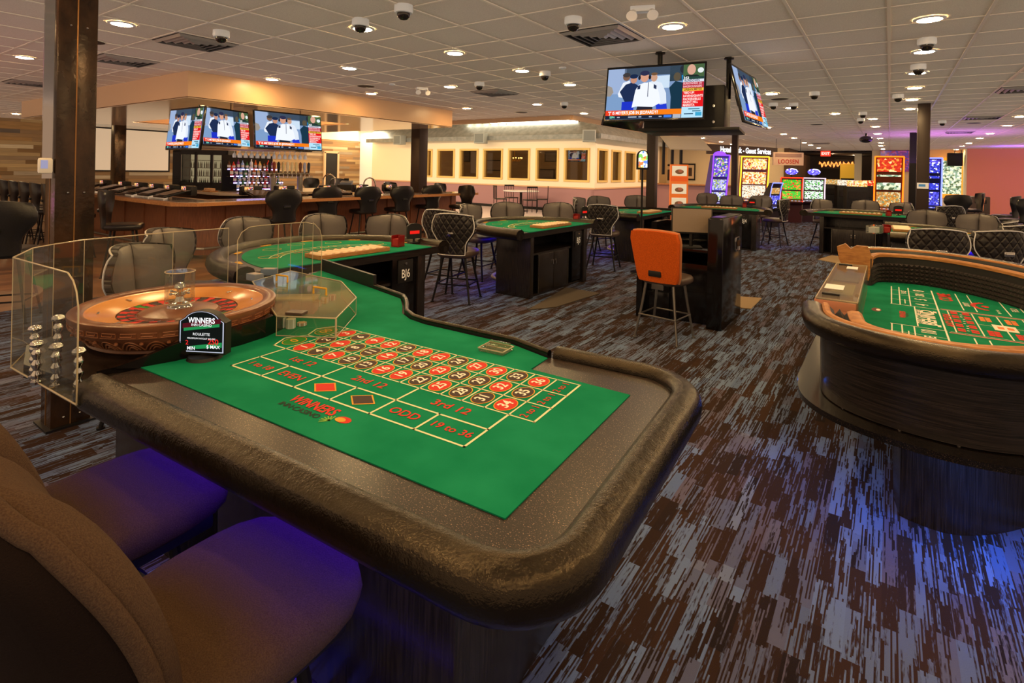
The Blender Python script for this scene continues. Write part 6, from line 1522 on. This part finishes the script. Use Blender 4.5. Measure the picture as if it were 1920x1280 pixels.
# ================================================================== ceiling fixtures
DL = None
def downlight(p, label):
    global DL
    if DL is None:
        DL = thing('downlight', label, 'ceiling light', p, 0, 'round recessed ceiling lights')
        b = one('whiteplastic'); b.lathe([(.105, 0), (.105, -.006), (.082, -.012), (.078, -.006)], n=28, cap=False); b.build('trim_ring', DL)
        b = one('lamp'); b.lathe([(.080, -.006), (.074, -.012), (.05, -.016), (.001, -.018)], n=20, cap=False); b.build('lens', DL)
        return DL
    return dup(DL, p, 0, label)
ROWS = [('above the dice table aisle', [(1743, 35), (1733, 96), (1720, 136), (1715, 164), (1710, 186), (1706, 203.5)]),
        ('above the far aisle beyond the black dome camera', [(1637, 222.5), (1641.5, 237), (1645.5, 250.5), (1650, 259), (1652, 267.5), (1652, 273), (1655.7, 279)]),
        ('running over the pit from beside the big television', [(1261, 49), (1447, 175), (1482, 201.5), (1566, 212.6)]),
        ('leading to the low slot machines', [(1439.5, 238.5), (1469.5, 251), (1489, 258.5), (1508, 267), (1520, 271.5), (1535, 277)]),
        ('over the line of blackjack tables', [(680, 53), (853, 99), (979, 132), (1069, 158), (1283, 252), (1317, 258.5), (1352, 265.5), (1373, 270), (1399, 276)]),
        ('between the blackjack tables and the bar soffit', [(655, 127), (843.5, 162), (1007, 195), (1095, 212), (1267, 266), (1295, 270.5), (1326, 275)]),
        ('right along the bar soffit face', [(510, 148), (696, 174.6), (875, 202.5)]),
        ('near the salmon wall', [(1913, 218), (1889, 234.5), (1856, 250), (1837, 259), (1817, 268), (1804, 273.5), (1793, 280)]),
        ('beyond the rusty column', [(228, 44), (46, 107), (30, 213)])]
LPOS = []
for nm, pts in ROWS:
    for i, (u, v) in enumerate(pts):
        p = P(u, v, CEIL - .002); LPOS.append(p); downlight(p, 'round ceiling light %s in the row %s' % (ORD[i], nm))
# lights of the rows that continue out of view over the front of the room keep the same spacing
CM = None
def camera(u, v, label, s=1.0):
    global CM
    p = P(u, v, CEIL)
    if CM is None:
        CM = thing('dome_camera', label, 'security camera', p, 0, 'white dome security cameras on the ceiling')
        b = one('whiteplastic'); b.lathe([(.07, .004), (.072, -.045), (.066, -.06), (.05, -.062)], n=24); b.build('housing', CM)
        b = one('smoke'); b.lathe([(.05, -.06), (.05, -.075), (.042, -.096), (.026, -.11), (.001, -.115)], n=20, cap=False); b.build('dome', CM); return
    dup(CM, p, 0, label)
for (u, v, lab) in ((415, 58, 'over the vent beyond the rusty column'), (676, 36, 'beside a glowing light over the roulette table'), (757, 10, 'at the top edge over the roulette table'), (1075, 33, 'beside the square vent left of the hanging televisions'),
    (1022, 134, 'between two lights left of the edge-on television'), (899, 154, 'just above the small vent in the middle'), (1058, 192, 'left of the big television near its corner'), (1738, 72, 'closest over the dice table aisle'), (1722, 121, 'second over the dice table aisle'),
    (1527, 172, 'alone right of the side-on television'), (1684, 177, 'just ahead of the brown column top'), (1450, 193, 'below the round speaker right of the side-on television'), (1488, 193, 'beside the light right of the side-on television'), (1618, 210, 'of a close pair, the upper one'), (1614, 222, 'of a close pair, the lower one'), (1767, 226, 'right of the brown column with the notice')):
    camera(u, v, 'white dome camera ' + lab)
p = P(1624, 250, CEIL); t = thing('hanging_dome_camera', 'black globe camera hanging on a short stem over the aisle', 'security camera', p)
b = one('blackmetal'); b.cyl((0, 0, 0), (0, 0, -.1), .025); b.build('stem', t); b = one('smoke'); b.sphere((0, 0, -.17), .17, 18, (1, 1, .6)); b.build('globe', t)
VT = None
def vent(u, v, label, s=1.0):
    global VT
    p = P(u, v, CEIL - .002)
    p.x = gx + (math.floor((p.x - gx) / G) + .5) * G; p.y = gy + (math.floor((p.y - gy) / G) + .5) * G
    if VT is None:
        VT = thing('ceiling_vent', label, 'vent', p, 0, 'square ceiling vents')
        for k, r in enumerate((.285, .225, .165, .105, .05)):
            b = one(mat('vent_metal', (176, 160, 146), .35, .3)); b.lathe([(r * 1.414, -.004), ((r - .026) * 1.414, -.03), ((r - .029) * 1.414, -.029), ((r - .006) * 1.414, -.004)], n=4, cap=False)
            o = b.build('louver', VT, smooth=False); o.rotation_euler = (0, 0, pi / 4)
        b = one('black'); b.box((0, 0, -.004), (.58, .58, .006)); b.build('duct_opening', VT, smooth=False); return
    dup(VT, p, 0, label)
for (u, v, lab) in ((365, 66, 'with a white camera in front, beyond the rusty column'), (205, 112, 'just right of the rusty column'), (35, 154, 'at the picture edge left of the rusty column'), (1140, 60, 'left of the hanging televisions'), (933, 178, 'in the middle over the blackjack tables'),
    (1896, 168, 'closest at the right edge over the dice table'), (1846, 219, 'right of the brown column with the notice'), (1806, 246, 'over the salmon wall corner'), (1545, 268, 'far down over the low slot machines')):
    vent(u, v, 'square metal ceiling vent ' + lab)
SP = None
for (u, v, lab) in ((168, 77, 'touching the rusty column edge'), (686, 161, 'near the bar soffit beside a light'), (978, 210, 'over the glazed room corner'), (1462, 185, 'right of the side-on television'), (1531, 233, 'over the aisle to the slot machines'), (1826, 230, 'between vents near the salmon wall')):
    p = P(u, v, CEIL - .001)
    if SP is None:
        SP = thing('ceiling_speaker', 'round dark ceiling speaker ' + lab, 'speaker', p, 0, 'round ceiling speakers'); b = one(mat('speaker_dark', (70, 56, 46), .7)); b.lathe([(.13, 0), (.13, -.008), (.115, -.012), (.001, -.012)], n=28, cap=False); b.build('grille', SP); b = one('ivory'); b.lathe([(.14, 0), (.14, -.006), (.13, -.008)], n=28, cap=False); b.build('rim', SP)
    else: dup(SP, p, 0, 'round dark ceiling speaker ' + lab)
for i, (u, v, rz) in enumerate(((1205, 12, 20), (791, 164, 60))):
    p = P(u, v, CEIL); t = thing('emergency_light', ['white twin-lamp emergency light on the ceiling above the big television', 'small twin-lamp emergency light on the ceiling near the bar soffit'][i], 'emergency light', p, RAD(rz), 'twin-lamp emergency lights'); t.scale = (.75, .75, .75)
    b = one('whiteplastic'); b.box((0, 0, -.03), (.24, .1, .06), .01); b.build('body', t)
    for s in (-1, 1):
        b = one('whiteplastic'); b.cyl((s * .09, -.03, -.06), (s * .1, -.10, -.12), .03, .055, n=16); l_ = b.build('lamp_head', t); b = one(mat('lens_grid', (226, 216, 206), .15)); b.cyl((s * .1, -.10, -.12), (s * .1005, -.103, -.1225), .05, n=16); b.build('lens', l_)
SPK = None
for (u, v, lab) in ((735, 157, 'by the bar soffit'), (1055, 126, 'left of the edge-on television')):
    p = P(u, v, CEIL)
    t = thing('smoke_detector', 'tiny white ceiling sensor ' + lab, 'detector', p, 0, 'white ceiling sensors'); b = one('whiteplastic'); b.lathe([(.045, 0), (.045, -.015), (.02, -.025), (.001, -.026)], n=16, cap=False); b.build('housing', t); b = one(glow('sensor_led', (255, 230, 200), 1.0)); b.sphere((0.02, 0, -.02), .006, 6); b.build('indicator', t)

# ------------------------------------------------------------------ lighting and render look
def area(name, loc, size, power, rgb, rot=(0, 0, 0), sy=None):
    l = bpy.data.lights.new(name, 'AREA'); l.energy = power; l.color = s2l(rgb)[:3]; l.size = size
    if sy: l.shape = 'RECTANGLE'; l.size_y = sy
    o = bpy.data.objects.new(name, l); COL.objects.link(o); o.location = loc; o.rotation_euler = rot; return o
def pointl(name, loc, power, rgb, r=0.05):
    l = bpy.data.lights.new(name, 'POINT'); l.energy = power; l.color = s2l(rgb)[:3]; l.shadow_soft_size = r
    o = bpy.data.objects.new(name, l); COL.objects.link(o); o.location = loc; return o
w = bpy.data.worlds.new('world'); SC.world = w; w.use_nodes = True
w.node_tree.nodes['Background'].inputs[0].default_value = s2l((255, 212, 168)); w.node_tree.nodes['Background'].inputs[1].default_value = 0.6
w.light_settings.distance = 6.0; w.light_settings.ao_factor = 1.0
C = SC.cycles
# downlights of the same ceiling grid that hang over the front of the room, outside the picture
for x, ys_ in ((0.25, (4.0, 2.7, 1.4, 0.1, -1.2)), (-1.5, (3.2, 1.9, 0.6, -0.7)), (-3.8, (1.9, 0.7, -0.6)), (-5.6, (3.2, 0.7, -0.6)), (1.9, (8, 6.4, 4.8, 3.2, 1.6, 0.0)), (3.8, (12, 10, 8, 6, 4, 2))):
    for y in ys_:
        l = area('downlight_lamp', (x, y, CEIL - .02), .15, 11.0 if x < 1 else 6.0, (255, 206, 138)); l.data.shape = 'DISK'
# cove tubes and coloured strips, plus unseen lights added for fill and tint
area('cove_white', (XL + 1.0, 17.2, 3.5), 1.6, 130, (255, 236, 200), (RAD(-40), 0, 0), .1)
area('cove_left', (XL + .5, 12.0, 3.3), .2, 120, (255, 214, 150), (0, RAD(-20), 0), 8.0)
area('well_fill', (-13.5, 10.9, 3.5), 12.0, 330, (255, 232, 190), (RAD(60), 0, 0), .2)  # unseen area light added behind the fascia, not a fitted tube
area('well_side_tube', (-6.1, 18.0, 3.5), .2, 120, (255, 220, 190), (0, RAD(60), 0), 8.0)
for x, y in ((-18, 19.6), (-15, 19.6), (-12, 19.6), (-10, 21)): pointl('room_fill', (x, y, 2.85), 60, (255, 206, 130), .03)  # fill points added to brighten the glazed room, no fixtures there
for x, y, z, e in ((-11.5, 5.4, 2.62, 40), (-9.7, 6.4, 2.62, 40), (-12.5, 6.6, 2.62, 34)): pointl('bar_fill', (x, y, z), e, (255, 200, 130), .03)  # added fill points tucked up inside the soffit ring, not fitted lamps
area('salmon_purple', (5.2, 26.8, 2.2), 4.0, 90, (120, 80, 255), (RAD(180), 0, 0), .3)
area('salmon_orange', (5.5, 27.6, .4), 4.0, 40, (255, 130, 60), (RAD(-110), 0, 0), .3)
area('left_magenta_tint', (-8.5, -1.5, .9), 1.5, 22, (220, 90, 190), (RAD(180), 0, 0), 1.5)  # out-of-view uplight added to tint the ceiling pink
area('aisle_purple', (1.2, 19.0, 1.9), 2.5, 42, (190, 110, 255), (RAD(180), 0, 0), 2.5)
for x, y in ((-17.0, 25.6 + 1.2), (-5.5, 26.4), (-2.4, 32.0), (-1.6, 34)): pointl('far_fill', (x, y, 2.6), 26, (255, 206, 150), .03)  # small fill points added at the far side, not fitted lamps
# violet strips under the table edges, blue strip under the dice table ledge
def strip_under(t, loc, sx, sy, e, rgb, rx=0.0):
    o = area('under_glow', loc, sx, e, rgb, (rx, 0, 0), sy); o.parent = t; return o
strip_under(rt, (.45, -.33, .722), 1.5, .04, 9.0, (64, 20, 255), RAD(-30))
for t_ in (bj6, bj5, bj4a, bj4, bj2, bj1): strip_under(t_, (0, .75, .70), 1.3, .3, 7.0, (50, 30, 255))
for a_, e_ in (((.45, -1.36, .45), 9.0), ((-.22, -1.1, .45), 2.0)): strip_under(CT, a_, .7, .12, e_, (20, 110, 255), RAD(-25))
C.use_fast_gi = True; C.fast_gi_method = 'ADD'; C.ao_bounces = 1; C.ao_bounces_render = 1
C.max_bounces = 8; C.diffuse_bounces = 3; C.glossy_bounces = 3; C.transmission_bounces = 6; C.transparent_max_bounces = 14
C.use_denoising = True; C.sample_clamp_indirect = 4.0; C.sample_clamp_direct = 0.0; C.caustics_reflective = False; C.caustics_refractive = False
C.use_light_tree = True
V = SC.view_settings; V.view_transform = 'Standard'; V.look = 'None'; V.gamma = 1.0; V.use_curve_mapping = False; V.exposure = 0.0
